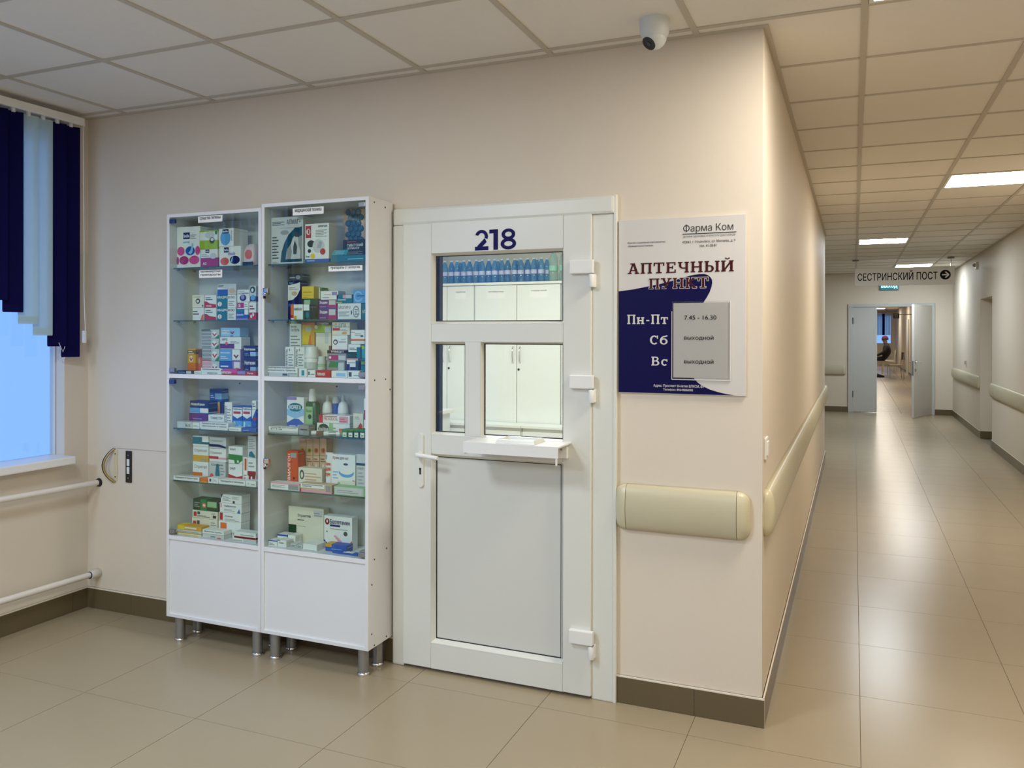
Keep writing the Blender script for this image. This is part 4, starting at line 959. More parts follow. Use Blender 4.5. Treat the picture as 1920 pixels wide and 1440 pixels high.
# left cabinet, shelf 1: hygiene packs
sh = 1; g = 'hygiene packs on the top left shelf'
def logo(a, b, c, d): return [R(a, b, c, d, 'navy'), T('bella', a+.03*(b-a)*3, b-.03*(b-a)*3, c+.25*(d-c), d-.25*(d-c), 'white')]
column(sh, -.17, .13, [(322, 375.5, 427, 'white', logo(.28, .56, .70, .86)+[T('normal', .28, .55, .60, .66, 'sky'), L(.58, .85, .70, .82, 3),
   O(.02,.34,.30,.52,'pink'), O(.38,.78,.30,.52,'blue'), O(.80,1.0,.30,.52,'pink'), O(.0,.10,.08,.28,'magenta'), O(.12,.52,.08,.29,'magenta'), O(.54,.98,.08,.29,'pink'), P([(.5,.36),(.6,.42),(.66,.60),(.72,.58),(.68,.36),(.6,.32)], 'lblue')], 'large white hygiene pack with pink and blue ovals on the top left shelf')], g)
column(sh, -.17, .10, [(376.5, 408, 468, 'white', [R(0,1,0,.52,'magenta'), T('A5', .12,.35,.12,.28,'white')]+logo(.28,.52,.80,.98)+[O(.55,.95,.45,.78,'lgrey'), L(.05,.5,.60,.76,2)], 'small white and magenta hygiene pack below the lime one'),
   (374.5, 408, 433, 'white', [R(0,1,0,.47,'lime'), R(0,1,.92,1,'lime'), O(.30,.85,.55,.95,'lgrey'), O(.55,.85,.28,.62,'dgrey'), O(.62,.80,.42,.58,'white'), O(.86,1,.75,.98,'green')], 'white and lime green hygiene pack lying on the magenta one')], g)
column(sh, -.17, .10, [(411, 451.5, 463, 'white', logo(.22,.45,.70,.96)+[T('ideale', .42,.75,.55,.75,'lilac'), O(.06,.46,.06,.45,'coral'), O(.50,.97,.10,.52,'navy'), P([(.52,.2),(.62,.45),(.66,.5),(.6,.2)], 'lblue')], 'white hygiene pack with coral and navy ovals at the shelf front'),
   (410.5, 438, 429, 'white', [O(.1,.8,.05,.88,'sky')]+logo(.25,.66,.72,.95)+[V('panty', .82,.94,.3,.9,'grey')], 'white hygiene pack with a big sky blue circle, on top')], g)
a, b = measure(453, 457, 1, -.165), measure(476, 497, 1, -.165); z0 = SHELF[1]+.0006
rs = [[(lambda k: (a.x+(b.x-a.x)*(.5+.5*sx*math.copysign(abs(math.cos(k))**.5, math.cos(k))), -.115+.05*sx*math.copysign(abs(math.sin(k))**.5, math.sin(k)), z0+(a.z-z0)*h))(2*PI*j/16) for j in range(16)] for h, sx in ((0,.9),(.15,1),(.6,.98),(.85,.85),(1,.5))]
o = obj('soft_pack', MB().loft(rs, 0, True, True), mat('ink_film', lin((214,196,200)), .3, bump=.4, bscale=40), loc=((a.x+b.x)/2, -.115, z0)); tag(o, 'soft film wrapped pack with pink print at the top shelf end', 'pack', g)
obj('printed_panel', MB().quad((a.x+.006,-.1656,z0+.002),(b.x-.004,-.1656,z0+.002),(b.x-.004,-.1656,z0+.018),(a.x+.006,-.1656,z0+.018)).poly(ell(a.x+.02, a.x+.06, z0+.03, z0+.075, -.1656), 1), [ink('navy'), ink('coral')], o)

# left shelf 2
sh = 2; g = G % sh; y, d = -.16, .085
column(sh, y, d, [(361, 382, 577, 'white', [P([(.7,0),(1,0),(1,.5),(.85,.4)], 'orange'), L(.05,.6,.45,.85,2,'dgrey')], 'white carton with orange corner, lowest left of second shelf'), (360.5, 382.5, 553.5, 'cream', [O(.3,.68,.3,.72,'black'), O(.36,.6,.38,.62,'cream'), R(.86,.96,.05,.2,'black'), L(.1,.7,.82,.92,1)], 'cream carton with black oval mark on the second shelf')], g)
column(sh, y, d, [(383.5, 405.5, 577.5, 'white', [P([(0,0),(1,0),(1,.25),(.4,.35),(.2,.5),(0,.5)], 'red'), L(.1,.7,.62,.9,2,'dgrey')], 'white carton with red lower edge, under its twin'), (383.5, 405.5, 553.5, 'white', [P([(0,0),(1,0),(1,.25),(.4,.35),(.2,.5),(0,.5)], 'red'), L(.1,.7,.62,.9,2,'dgrey'), T('лоза', .15,.6,.08,.2,'white')], 'white carton with red lower edge, on top of its twin')], g)
kv = lambda: [R(0,.57,0,1,'teal'), T('КВАДРО', .02,.56,.70,.92,'white',.03), T('ФЛЮ', .59,.95,.70,.92,'dgrey'), O(.04,.26,.1,.48,'white'), P([(.14,.12),(.17,.12),(.17,.45),(.14,.45)],'coral'), L(.62,.92,.15,.6,3)]
column(sh, y, d, [(407, 442, 577.5, 'white', kv(), 'teal and white flu carton standing on the glass, lower one'), (407, 442.5, 553.5, 'white', kv(), 'teal and white flu carton, upper of the pair'), (408, 443, 533, 'lgrey', [R(0,.56,0,.5,'blue'), T('МИГ', .05,.35,.75,.92,'dgrey'), O(.62,.95,.1,.6,'tan'), P([(0,.5),(.56,.5),(.3,.62),(0,.66)],'white')], 'grey carton with blue field on top of the teal pair')], g)
column(sh, y, d, [(443, 465.5, 580, 'blue', [R(.7,1,.5,1,'white'), R(.0,.68,.75,1,'teal'), R(0,1,0,.15,'lilac'), T('флюкол', .05,.6,.35,.6,'white')], 'blue teal carton beneath the small pink one, second shelf'), (445, 466, 566.5, 'white', [R(0,.6,.15,.9,'magenta'), T('S', .1,.3,.3,.75,'white'), L(.65,.95,.3,.8,2)], 'small white carton with magenta panel on the second shelf'), (445, 468, 543.5, 'white', [O(.2,.75,.05,.6,'navy'), O(.3,.6,.2,.6,'lilac'), T('АСПИРИН', .08,.92,.62,.76,'navy'), L(.1,.6,.85,.95,1)], 'white carton with dark blue ball on the second shelf')], g)
column(sh, y, d, [(467, 480, 567, 'white', [R(0,1,0,.42,'red'), O(.2,.45,.1,.3,'white'), O(.5,.75,.2,.4,'white'), L(.1,.8,.6,.9,2,'dred')], 'white carton with red berries at the right end of second shelf'), (469, 480, 536, 'lgrey', [O(.0,.9,.55,.97,'dgreen'), O(.2,.6,.62,.85,'white'), R(.0,1,.05,.35,'navy'), O(.1,.9,.1,.45,'sky')], 'grey carton with a round glossy motif, top right of second shelf')], g)

# left shelf 3
sh = 3; g = G % sh
fl = lambda u0, u1, v, col, pr, lab: column(sh, F, FD, [(u0, u1, v, col, pr, lab)], g)
fl(320, 331.5, 695.5, 'lblue', [L(.2,.8,.3,.6,1)], 'tiny pale blue carton end at the left of third shelf')
fl(332, 363, 694.5, 'navy', [R(.56,.86,.1,.9,'lgrey'), T('Пенталгин', .08,.5,.3,.7,'lblue')], 'flat navy carton along the third shelf edge')
fl(364, 377, 695.5, 'white', [L(.1,.9,.3,.7,1)], 'short flat white carton left of the paper label, third shelf')
fl(377.5, 415.5, 695.5, 'white', [T('анальгин', .3,.8,.2,.6,'dgrey')], 'flat white carton beneath the paper label, third shelf')
fl(416.5, 444.5, 691.5, 'pink', [R(0,1,0,.35,'red'), T('ИРВЕЗИН', .0,.62,.15,.6,'white')], 'flat pink carton with white lettering on third shelf edge')
fl(445, 480, 695.5, 'red', [R(0,.42,.2,1,'lilac'), T('Ринза', .55,.85,.3,.7,'white')], 'flat red and lilac carton at the right end, third shelf')
or_ = lambda: [R(0,1,.78,.95,'brown'), R(0,1,0,.42,'orange'), O(.2,.7,.45,.72,'cream'), P([(.25,.6),(.45,.48),(.65,.6),(.6,.66),(.45,.56),(.3,.66)],'red'), T('ЭКСТРА', .2,.9,.02,.1,'white'), L(.1,.8,.8,.95,2,'white')]
column(sh, M_, MD, [(352, 367, 654, 'gold', or_(), 'tall orange carton with cream badge, left one')], g); column(sh, M_+.02, .05, [(368, 378, 657, 'orange', [R(0,1,.7,1,'brown'), O(.2,.8,.4,.65,'tan')], 'tall brown and orange carton, right one of the pair')], g)
gp = lambda c, c2: [R(0,.55,0,.28,c), R(0,.55,.36,.62,c), R(0,.55,.7,.92,c), O(.58,.9,.2,.8,'white'), P([(.6,.55),(.74,.25),(.9,.55),(.84,.62),(.74,.42),(.66,.62)],'red'), P([(.75,0),(1,0),(1,.45)],c2)]
column(sh, M_, MD, [(379, 411, 677, 'lgrey', gp('lpink','lgrey'), 'grey carton with pink stripes, bottom of the green edged pile'), (379, 411, 654, 'lgrey', gp('grey','green')+[R(0,.5,.0,.1,'coral')], 'grey striped carton with green corner, second from below'), (378.5, 410.5, 635, 'lgrey', gp('grey','green'), 'grey striped carton with green corner, third from below'), (378, 411, 618, 'lgrey', gp('grey','green')+[R(0,.5,.9,1,'dgreen')], 'grey striped carton with dark green rim, top of its pile')], g)
column(sh, M_, MD, [(412, 452, 677, 'lilac', [R(0,.6,0,1,'blue'), R(.0,1,.0,.2,'purple'), L(.05,.55,.3,.8,2,'white'), R(.68,.95,.2,.95,'white'), R(.75,.9,.25,.5,'coral')], 'blue and lilac carton at the bottom of the tall pile'), (412, 452, 655, 'lilac', [R(0,.56,0,1,'sky'), T('ибупрофен', .04,.5,.6,.8,'white'), L(.05,.4,.2,.5,2,'white'), R(.6,.96,.1,1,'white'), P([(.66,.5),(.78,.2),(.9,.5),(.86,.58),(.78,.4),(.7,.58)],'dred')], 'sky blue and lilac carton second in the tall pile'), (412.5, 452.5, 632, 'white', [R(0,.68,.05,.45,'purple'), T('НУРО', .1,.35,.7,.9,'dgrey'), O(.24,.38,.35,.6,'coral'), L(.5,.9,.5,.75,2)], 'white carton with purple panel third in the tall pile'), (414, 450, 614.5, 'lblue', [P([(.5,.55),(.6,.25),(.72,.55),(.66,.62),(.6,.42),(.55,.62)],'dred'), L(.05,.45,.3,.8,3,'white'), R(.5,.66,.05,.15,'blue')], 'pale blue carton with red arrow on top of the pile')], g)
nv2 = lambda: [T('Налгезин', .08,.95,.58,.80,'white',.03), R(.55,1,.1,.45,'lblue'), L(.1,.5,.15,.4,2,'sky')]
column(sh, M_, MD, [(457, 480, 670, 'navy', nv2(), 'navy carton with white name, lower of two at the shelf end'), (456.5, 480, 648, 'navy', nv2(), 'navy carton with white name, upper of two at the shelf end')], g)

# left shelf 4
sh = 4; g = G % sh
fl(332, 360, 790, 'lgrey', [T('А-10', .55,.88,.25,.7,'dgrey')], 'flat pale carton at the left edge of fourth shelf')
fl(360.5, 374, 792, 'white', [L(.1,.9,.3,.7,2)], 'flat white carton left of the large fourth shelf label')
fl(376, 427, 791, 'white', [], 'flat white carton hidden beneath the large fourth shelf label')
fl(429, 452, 801, 'white', [T('ГРИППОСТАД', .05,.8,.3,.6,'dgrey')], 'low flat white carton right of the fourth shelf label')
fl(453, 480, 801.5, 'blue', [L(.1,.5,.3,.6,1,'lblue')], 'low flat blue carton at the right of fourth shelf')
column(sh, M_, MD, [(354.5, 389, 774, 'purple', [L(.2,.9,.4,.75,2,'lilac')], 'purple carton beneath the navy one, fourth shelf'), (356, 391, 751, 'navy', [R(0,1,.08,.42,'sky'), R(.56,1,.05,.4,'white'), T('НовоКаин', .06,.8,.62,.84,'white',.03), R(0,1,0,.06,'lblue')], 'navy and light blue carton lying on the purple one')], g)
column(sh, B_, BD, [(392, 418, 753, 'yellow', [R(.78,1,0,1,'navy'), O(.35,.75,.3,.95,'orange'), O(.45,.68,.15,.6,'coral'), R(.05,.35,.62,.9,'gold')], 'yellow and orange carton with navy edge, back of fourth shelf'), (393, 416, 729, 'blue', [R(0,1,.7,1,'navy'), R(.45,1,.2,.65,'lblue'), L(.1,.4,.3,.6,2,'white')], 'blue carton standing on the yellow one, fourth shelf')], g)
column(sh, M_, MD, [(390.5, 420, 777, 'white', [T('ТАМИСТОН', .15,.92,.66,.86,'dgrey'), R(.1,.6,.1,.5,'grey'), R(.3,.58,.3,.5,'red')], 'white carton with grey lettering in front of the yellow one')], g)
column(sh, M_, MD, [(421, 435, 754, 'white', [O(.4,.95,.02,.25,'coral'), V('НАЗИВИН', .1,.3,.2,.85,'navy'), L(.35,.9,.3,.8,5)], 'tall narrow white carton with coral foot, fourth shelf')], g)
bl = lambda: [R(0,1,.0,.38,'sky'), P([(0,.95),(1,.95),(1,.6),(.5,.48),(0,.6)],'white'), R(.08,.85,.68,.78,'red'), T('Нафтизин', .08,.95,.82,.93,'navy'), O(.6,.95,.02,.22,'lblue'), P([(.1,.05),(.25,.05),(.3,.3),(.2,.36)],'white')]
column(sh, M_, MD, [(436.5, 454, 761.5, 'blue', bl(), 'tall blue and white carton with red ribbon, left one')], g); column(sh, M_, MD, [(455, 471.5, 761.5, 'blue', bl(), 'tall blue and white carton with red ribbon, right one')], g)
column(sh, M_, MD, [(472.5, 480, 768, 'blue', [P([(0,.55),(1,1),(0,1)],'white'), R(.2,1,.5,.62,'red')], 'blue and white carton at the right stile, fourth shelf'), (472.5, 480, 751, 'white', [L(.1,.9,.3,.8,2,'dgrey')], 'small white carton on the blue one by the right stile')], g)

# left shelf 5
sh = 5; g = G % sh
fl(326, 374, 891.5, 'lgrey', [], 'flat pale carton beneath the sore throat label')
fl(375, 389, 896, 'orange', [R(0,1,0,.3,'gold')], 'flat orange carton end on the fifth shelf')
fl(390, 399, 895, 'white', [R(.3,.7,.3,.8,'dgrey')], 'small white carton end with barcode, fifth shelf')
fl(399.5, 409.5, 896, 'white', [L(.2,.7,.4,.8,2)], 'small white carton end without barcode, fifth shelf')
fl(411, 459, 898, 'white', [], 'flat white carton beneath the cold remedy label')
fl(461, 480, 901, 'white', [O(.15,.35,.3,.7,'lgrey'), L(.5,.9,.3,.7,1)], 'flat white carton end at the right of fifth shelf')
st = lambda s, c, hi: [R(0,hi,.02,.42,c), T(s, .1,.9,.6,.84,'grey'), L(.5,.9,.1,.35,1)]
column(sh, M_, MD, [(361.5, 391, 865, 'white', st('Спрегал','orange',.62), 'white carton with orange band, bottom of the throat pile'), (362, 391, 836, 'white', st('Стрепсил','gold',1), 'white carton with yellow band in the throat pile'), (361.5, 391, 816.5, 'white', [R(0,.6,.35,.9,'teal'), R(0,1,.2,.42,'teal')], 'white carton with teal band on top of the throat pile')], g)
column(sh, M_, MD, [(392, 423, 865, 'lgrey', [P([(.42,0),(.62,0),(.66,.4),(.6,.9),(.45,.9),(.38,.4)],'teal'), O(.05,.28,.05,.4,'coral'), L(.68,.95,.2,.8,4), T('Спрей', .15,.85,.78,.9,'dgrey')], 'pale carton with teal bottle picture, bottom of middle pile'), (392.5, 424, 840.5, 'white', [R(0,.55,.2,.42,'red'), R(.55,1,.2,.34,'lpink'), T('Стрепсил', .05,.75,.55,.8,'grey')], 'white carton with red band in the middle pile'), (392.5, 424, 819, 'lgrey', [R(0,.6,.15,.38,'navy'), P([(.5,.15),(1,.05),(1,.2),(.6,.38)],'navy'), T('Стрепсил', .05,.8,.55,.8,'grey')], 'pale carton with navy band on top of the middle pile')], g)
column(sh, M_, MD, [(428.5, 454.5, 868.5, 'white', [P([(0,.0),(1,.05),(1,.4),(.6,.32),(0,.45)],'red'), T('снуп', .1,.5,.65,.8,'navy')], 'white carton with red wave, lower one'), (428.5, 455, 836.5, 'white', [P([(0,.55),(1,.5),(1,.2),(.7,.0),(.45,.0),(.4,.2),(0,.22)],'green'), T('снуп', .1,.5,.75,.88,'dgrey'), O(.6,.75,.05,.2,'white')], 'white carton with green wave, upper one')], g)
column(sh, M_, MD, [(456, 464, 857, 'white', [R(.35,.8,.5,.95,'dorange'), L(.2,.8,.1,.4,3,'coral')], 'narrow white carton with orange mark, fifth shelf')], g)
column(sh, M_, MD, [(464.5, 480, 858, 'white', [P([(0,.5),(1,.5),(1,.4),(.8,.0),(.6,.0),(.55,.3),(.4,.3),(.3,0),(.1,0),(.15,.3),(0,.35)],'dred'), L(.1,.8,.65,.9,2)], 'white carton with dark red figure at the right stile'), (464.5, 480, 817, 'lgrey', [P([(.15,.05),(.9,.0),(.9,.1),(.5,.3),(.2,.25)],'teal'), L(.1,.9,.4,.9,6)], 'grey lined carton above the dark red figure carton')], g)

# left shelf 6
sh = 6; g = G % sh
column(sh, F, .045, [(321, 330, 996, 'white', [R(0,1,0,.5,'black')], 'small black and white carton end, bottom left corner')], g)
column(sh, F, .05, [(331, 378, 999.5, 'cream', [R(.15,.85,.1,.5,'yellow')], 'flat cream yellow carton at the bottom of the front pile'), (331.5, 378, 991.5, 'lgrey', [R(0,1,0,.25,'gold'), L(.1,.9,.4,.8,1)], 'flat grey gold carton in the front pile'), (333, 378, 983.5, 'gold', [R(.3,.8,.3,.7,'cream'), R(0,.28,0,1,'yellow')], 'flat golden carton on top of the front pile')], g)
column(sh, F, .05, [(379.5, 420, 1000, 'lgrey', [T('АСКОРУТИН', .38,.6,.2,.6,'dgrey'), O(.68,.88,.0,.35,'coral')], 'flat pale carton below the labelled one, bottom shelf'), (379.5, 420, 992, 'white', [], 'flat white carton with a paper label, bottom shelf')], g)
column(sh, F, .05, [(437, 480, 1008, 'white', [T('НИКОТИНОВАЯ', .02,.4,.2,.5,'dgrey'), R(.45,1,.1,.9,'lgrey')], 'flat white carton with grey lettering, bottom right'), (439, 480, 996, 'white', [R(0,1,.0,.3,'dred'), L(.3,.9,.5,.8,1)], 'flat white carton with dark red stripe, bottom right')], g)
rd = lambda: [R(.05,.17,.2,.8,'red'), R(.2,.31,.5,.85,'dgrey'), L(.2,.7,.15,.45,2,'dgrey'), R(.82,.95,.15,.5,'black'), L(.75,.97,.6,.9,2)]
column(sh, M_+.004, MD, [(360, 407.5, 970, 'cream', rd(), 'cream carton with red tab, bottom of the lowest left pile'), (361, 408, 955.5, 'cream', rd(), 'cream carton with red tab, second in the lowest left pile'), (362, 409, 934.5, 'dgreen', [R(.3,.55,0,1,'green'), O(.36,.54,.25,.7,'coral'), O(.40,.50,.36,.6,'cream'), R(.58,.95,.35,.85,'lgreen'), L(.05,.28,.3,.8,3,'grey')], 'dark green carton on top of the lowest left pile')], g)
column(sh, M_+.004, MD, [(410, 452, 976, 'white', [R(.08,.36,.45,.9,'orange'), T('Ацетилцист АКОС', .08,.92,.1,.34,'dgrey'), R(.78,.84,.05,.4,'black')], 'white carton with orange tag, bottom of lowest right pile'), (411, 452.5, 959.5, 'white', [R(.03,.17,.1,.95,'red'), T('Аспикор', .25,.62,.45,.7,'dgrey'), L(.25,.9,.1,.35,2,'grey')], 'white carton with red square, second in lowest right pile'), (412, 453, 942, 'white', [R(.03,.1,.5,.95,'lpink'), T('Амброксол', .2,.75,.55,.8,'navy'), P([(.8,.0),(.95,.0),(.9,.5)],'blue'), L(.2,.7,.15,.4,2)], 'white carton with blue flash, third in lowest right pile'), (414, 453, 926, 'white', [P([(0,.4),(.12,1),(0,1)],'dgrey'), R(.58,.68,.0,.3,'black'), L(.1,.5,.25,.8,4), L(.55,.9,.5,.85,3)], 'white carton with cut dark corner on top of lowest right pile')], g)

# right cabinet, shelf 1
sh = 1; g = 'devices on the top right shelf'
dg = [(.30,.04),(.97,.04),(.97,.78),(.75,.76),(.55,.62),(.42,.45),(.33,.25)]
column(sh, -.17, .07, [(503, 568.5, 409, 'lgrey', [P(dg,'dteal'), P([(.45,.1),(.97,.1),(.97,.6),(.7,.5),(.5,.3)],'grey'), P([(.62,.10),(.90,.10),(.92,.26),(.86,.40),(.86,.54),(.78,.62),(.68,.54),(.62,.40),(.66,.26)],'lgrey'), O(.73,.86,.56,.68,'dgrey'), P([(.7,.2),(.8,.2),(.82,.36),(.75,.5),(.70,.36)],'dgrey'), O(.30,.56,.62,.72,'grey'), T('АЛМАГ+', .49,.93,.84,.94,'black',.0), L(.04,.42,.83,.92,3,'dgrey'), L(.28,.92,.76,.78,1), L(.04,.24,.12,.62,8,'dgrey'), L(.05,.24,.02,.07,2,'grey')], 'large pale device box with dark green picture, top right shelf')], g)
column(sh, -.172, .13, [(572, 617, 420.5, 'white', [R(0,1,0,.10,'blue'), R(.03,.26,.64,.95,'red'), O(.06,.23,.72,.88,'white'), T('1', .12,.19,.75,.86,'red'), T('omron', .55,.93,.90,.95,'navy'), L(.45,.92,.66,.86,5), O(.10,.42,.40,.58,'black'), O(.32,.82,.25,.60,'lgrey'), P([(.5,.38),(.66,.36),(.74,.52),(.6,.55)],'silver'), O(.12,.26,.26,.36,'black'), O(.64,.86,.2,.36,'red'), O(.24,.42,.11,.24,'yellow'), T('10 лет', .06,.2,.14,.19,'navy'), T('тонометр', .08,.42,.03,.07,'white')], 'white blood pressure monitor box with blue base and red badge')], g)
a, b = measure(648, 394, 1, -.045), measure(684, 488, 1, -.045)
mat_ = thing('acupressure_mat', 'teal acupressure mat of round pads leaning at the back', 'mat', ((a.x+b.x)/2, -.045, SHELF[1]), g)
xb = min(b.x, RX[1]-.02)
obj('fabric_backing', MB().box(a.x-.012, xb, -.045, -.030, SHELF[1]+.001, a.z), ink('tan'), mat_)
n = 0
for r_ in range(9):
    for c_ in range(5):
        px, pz = a.x+.016+c_*.0275+(.0137 if r_ % 2 else 0), a.z-.012-r_*.0255
        if px > xb-.008: continue
        obj('round_pad', MB().lathe([(.0150,0),(.0140,-.006),(.008,-.0075)], (px,-.0452,pz), 10, axis='y'), mat('pad_teal', lin((12,96,128)), .4), mat_)
a0 = measure(643, 480, 1, -.10)
column(sh, -.185, .13, [(620, 684.5, 480, 'blue', [R(.0,1,.0,1,'teal'), L(.5,.95,.3,.6,1,'lblue')], 'flat teal blue box at the bottom right of the top shelf')], g)
zz = measure(620, 480, 1, -.185).z+.002; q0, q1 = measure(643, 450, 1, -.12), measure(684, 450, 1, -.12)
carton(q0.x, min(q1.x, RX[1]-.018), zz, q0.z, -.12, .05, 'black', [T('ТИБЕТСКИЙ', .2,.92,.58,.78,'white',.02), T('АППЛИКАТОР', .2,.75,.42,.54,'white'), L(.2,.9,.12,.3,3,'grey'), L(.2,.6,.85,.92,1,'orange')], 'black box with white lettering below the acupressure mat', 'box', 'applicator_box', g)
q0, q1 = measure(622, 469, 1, -.186), measure(652, 469, 1, -.186)
o = obj('teal_card', MB().add([(q0.x,-.19,zz),(q1.x-.004,-.19,zz),(q1.x,-.178,q0.z),(q0.x+.006,-.178,q0.z),(q0.x,-.189,zz),(q1.x-.004,-.189,zz),(q1.x,-.177,q0.z),(q0.x+.006,-.177,q0.z)],[(0,1,2,3),(7,6,5,4),(0,4,5,1),(1,5,6,2),(2,6,7,3),(3,7,4,0)]), ink('aqua'), loc=((q0.x+q1.x)/2,-.185,zz)); tag(o, 'small turquoise card leaning before the black box', 'card', g)
mb = MB(); 
hc = q0.z-zz
for k in range(4):
    f0, f1 = .2+.17*k, .26+.17*k; mb.quad((q0.x+.02,-.1904+.012*f0,zz+hc*f0),(q1.x-.02,-.1904+.012*f0,zz+hc*f0),(q1.x-.02,-.1904+.012*f1,zz+hc*f1),(q0.x+.02,-.1904+.012*f1,zz+hc*f1))
obj('lettering', mb, ink('lblue'), o)

# right shelf 2
sh = 2; g = GR % sh
column(sh, B_-.025, .06, [(540, 563, 527.5, 'navy', [P([(0,.5),(.4,.52),(.75,.62),(1,.78),(1,.97),(.6,.93),(0,.90)],'white'), R(0,.6,.35,.42,'blue'), O(.3,.75,.62,.74,'tan'), L(.08,.8,.78,.86,2), T('Аква', .1,.4,.93,.98,'lblue')], 'tall navy carton with white wave at the left, second shelf'), (541, 566, 514, 'dgrey', [O(.55,.9,.2,.8,'silver'), L(.1,.5,.4,.7,1,'lgrey')], 'dark grey carton on top of the tall navy one')], g)
column(sh, F+.02, .05, [(545, 568, 571, 'white', [R(0,.26,.3,1,'orange'), R(.0,.26,.1,.3,'red'), R(.28,.5,.02,.25,'gold'), T('МИБАЗА', .3,.95,.6,.78,'dgrey')], 'small white carton with orange left edge, second right shelf')], g)
column(sh, F+.02, .05, [(569, 581.5, 571, 'dgreen', [R(0,.9,.6,1,'white'), O(.3,.9,.1,.5,'teal')], 'small dark green and white carton beside the orange edged one')], g)
column(sh, M_+.025, .05, [(570, 596, 560.5, 'dgreen', [R(0,.45,.6,.95,'lgreen'), L(.1,.4,.1,.4,2,'lgrey')], 'dark green carton carrying the yellow one'), (566, 588.5, 537, 'yellow', [L(.1,.85,.5,.62,1,'brown'), L(.1,.9,.25,.35,1,'gold'), L(.1,.5,.08,.14,1,'brown')], 'bright yellow carton on the second right shelf')], g)
column(sh, B_, BD, [(590, 604, 539.5, 'white', [P([(0,0),(1,0),(1,.5),(.6,.35),(.3,.5),(0,.3)],'lime'), R(.75,1,.6,1,'green'), O(.5,.8,.3,.6,'gold')], 'white and lime carton behind the purple pile')], g)
zo = lambda: [R(0,.55,0,1,'purple'), T('Зодак', .04,.5,.5,.85,'white',.03), R(.55,1,0,.3,'magenta'), R(.58,.95,.4,.95,'lgrey'), L(.05,.4,.12,.35,1,'lilac')]
column(sh, M_+.01, .06, [(598, 631, 578.6, 'magenta', zo()+[R(0,1,.93,1,'blue')], 'purple allergy carton, lower of the pair'), (598, 631, 562.5, 'magenta', zo(), 'purple allergy carton, upper of the pair'), (601, 634, 546, 'white', [L(.2,.6,.55,.7,1,'coral'), L(.1,.5,.2,.4,1), R(.65,.95,.5,.9,'lilac')], 'white carton lying on the purple pair')], g)
column(sh, M_+.01, .06, [(633, 677, 569, 'white', [T('БЛОГИР-3', .05,.55,.66,.84,'dred',.01), L(.05,.5,.2,.55,3), O(.66,.94,.1,.85,'grey'), O(.70,.90,.2,.75,'white'), L(.74,.88,.3,.7,3,'dgrey'), R(.58,.62,.3,.55,'black')], 'white carton with red name and grey stamp, second right shelf'), (631, 661, 552.5, 'teal', [R(.45,.95,.55,.95,'lgrey'), R(0,.35,0,.15,'lime'), T('Лоратал', .08,.6,.25,.5,'white'), R(.4,.6,.6,.95,'lpink')], 'teal carton on the white one with red name')], g)
z_top = measure(650, 569, 1, M_+.01).z
column(sh, M_+.01, .06, [(678.5, 685, 569, 'teal', [T('АЛ', .2,.9,.4,.6,'white')], 'narrow teal carton end at the right stile, second shelf')], g)
q0, q1 = measure(662.5, 544, 1, M_+.01), measure(685.5, 567, 1, M_+.01)
carton(q0.x, min(q1.x, RX[1]-.018), z_top+.0015, q0.z, M_+.01, .06, 'sky', [O(.05,.75,.08,.92,'lblue'), O(.14,.66,.2,.8,'sky'), R(.55,.9,.35,.65,'sky'), T('цетрин', .3,.9,.45,.6,'navy')], 'sky blue carton with pale ring at the right stile', group=g)

# right shelf 3
sh = 3; g = GR % sh
fl(499.5, 541, 697.5, 'lgrey', [R(.7,.95,.2,.7,'dgrey')], 'flat silver carton beneath the stomach label')
fl(542, 558.5, 691, 'lgrey', [L(.1,.9,.3,.7,2)], 'flat grey carton at the right of the stomach label')
fl(560, 575.5, 691, 'white', [R(.35,.7,.15,.8,'aqua')], 'white carton end with aqua mark, third right shelf')
fl(577, 591.5, 694, 'white', [R(.08,.25,.3,.8,'dgrey'), L(.4,.9,.3,.7,1)], 'white carton end with dark mark, third right shelf')
fl(592.5, 620.5, 694, 'red', [T('Алло-хол', .08,.6,.25,.75,'white',.03)], 'flat bright red carton on the third right shelf edge')
fl(621.5, 651, 695, 'white', [R(.3,.9,.2,.7,'lblue')], 'flat white carton right of the red one')
fl(651.5, 674.5, 695, 'white', [R(.1,.35,.2,.8,'dgrey'), L(.5,.9,.3,.6,1)], 'flat white carton with barcode near the right stile')
fl(675, 685.5, 698, 'grey', [L(.1,.9,.3,.7,1,'dgrey')], 'flat grey carton at the right stile, third shelf')
al = lambda c, c2: [P([(.2,0),(1,0),(1,.2),(.7,.25),(.4,.1)],c), O(.45,.7,.08,.2,c2), V('АЛМАГЕЛЬ', .08,.26,.22,.92,'black'), O(.4,.55,.85,.95,'grey'), L(.35,.9,.35,.8,5)]
column(sh, M_-.0, .05, [(535, 552, 650.5, 'white', al('green','lgreen'), 'white antacid carton with green leaf foot')], g); column(sh, M_, .05, [(553.5, 571, 650.5, 'white', al('gold','orange'), 'white antacid carton with orange fruit foot')], g)
column(sh, B_, BD, [(543, 565, 607, 'white', [T('ЭНТЕР', .1,.6,.92,.96,'dgrey'), T('ОСГЕЛЬ', .1,.85,.85,.9,'dgrey'), L(.1,.9,.2,.8,10), O(.1,.25,.5,.54,'black'), O(.3,.42,.46,.5,'black')], 'tall white carton with grey lines behind the antacid boxes')], g)
column(sh, B_, BD, [(566, 590, 646.5, 'lgrey', [], 'grey carton carrying the tall yellow one'), (566.5, 590, 605, 'yellow', [R(.7,1,0,1,'gold'), P([(.5,0),(.75,0),(.7,.5),(.6,.4)],'orange'), R(0,1,.9,1,'orange'), R(.3,.75,.6,.8,'lgrey')], 'tall yellow and orange carton at the back of third shelf')], g)
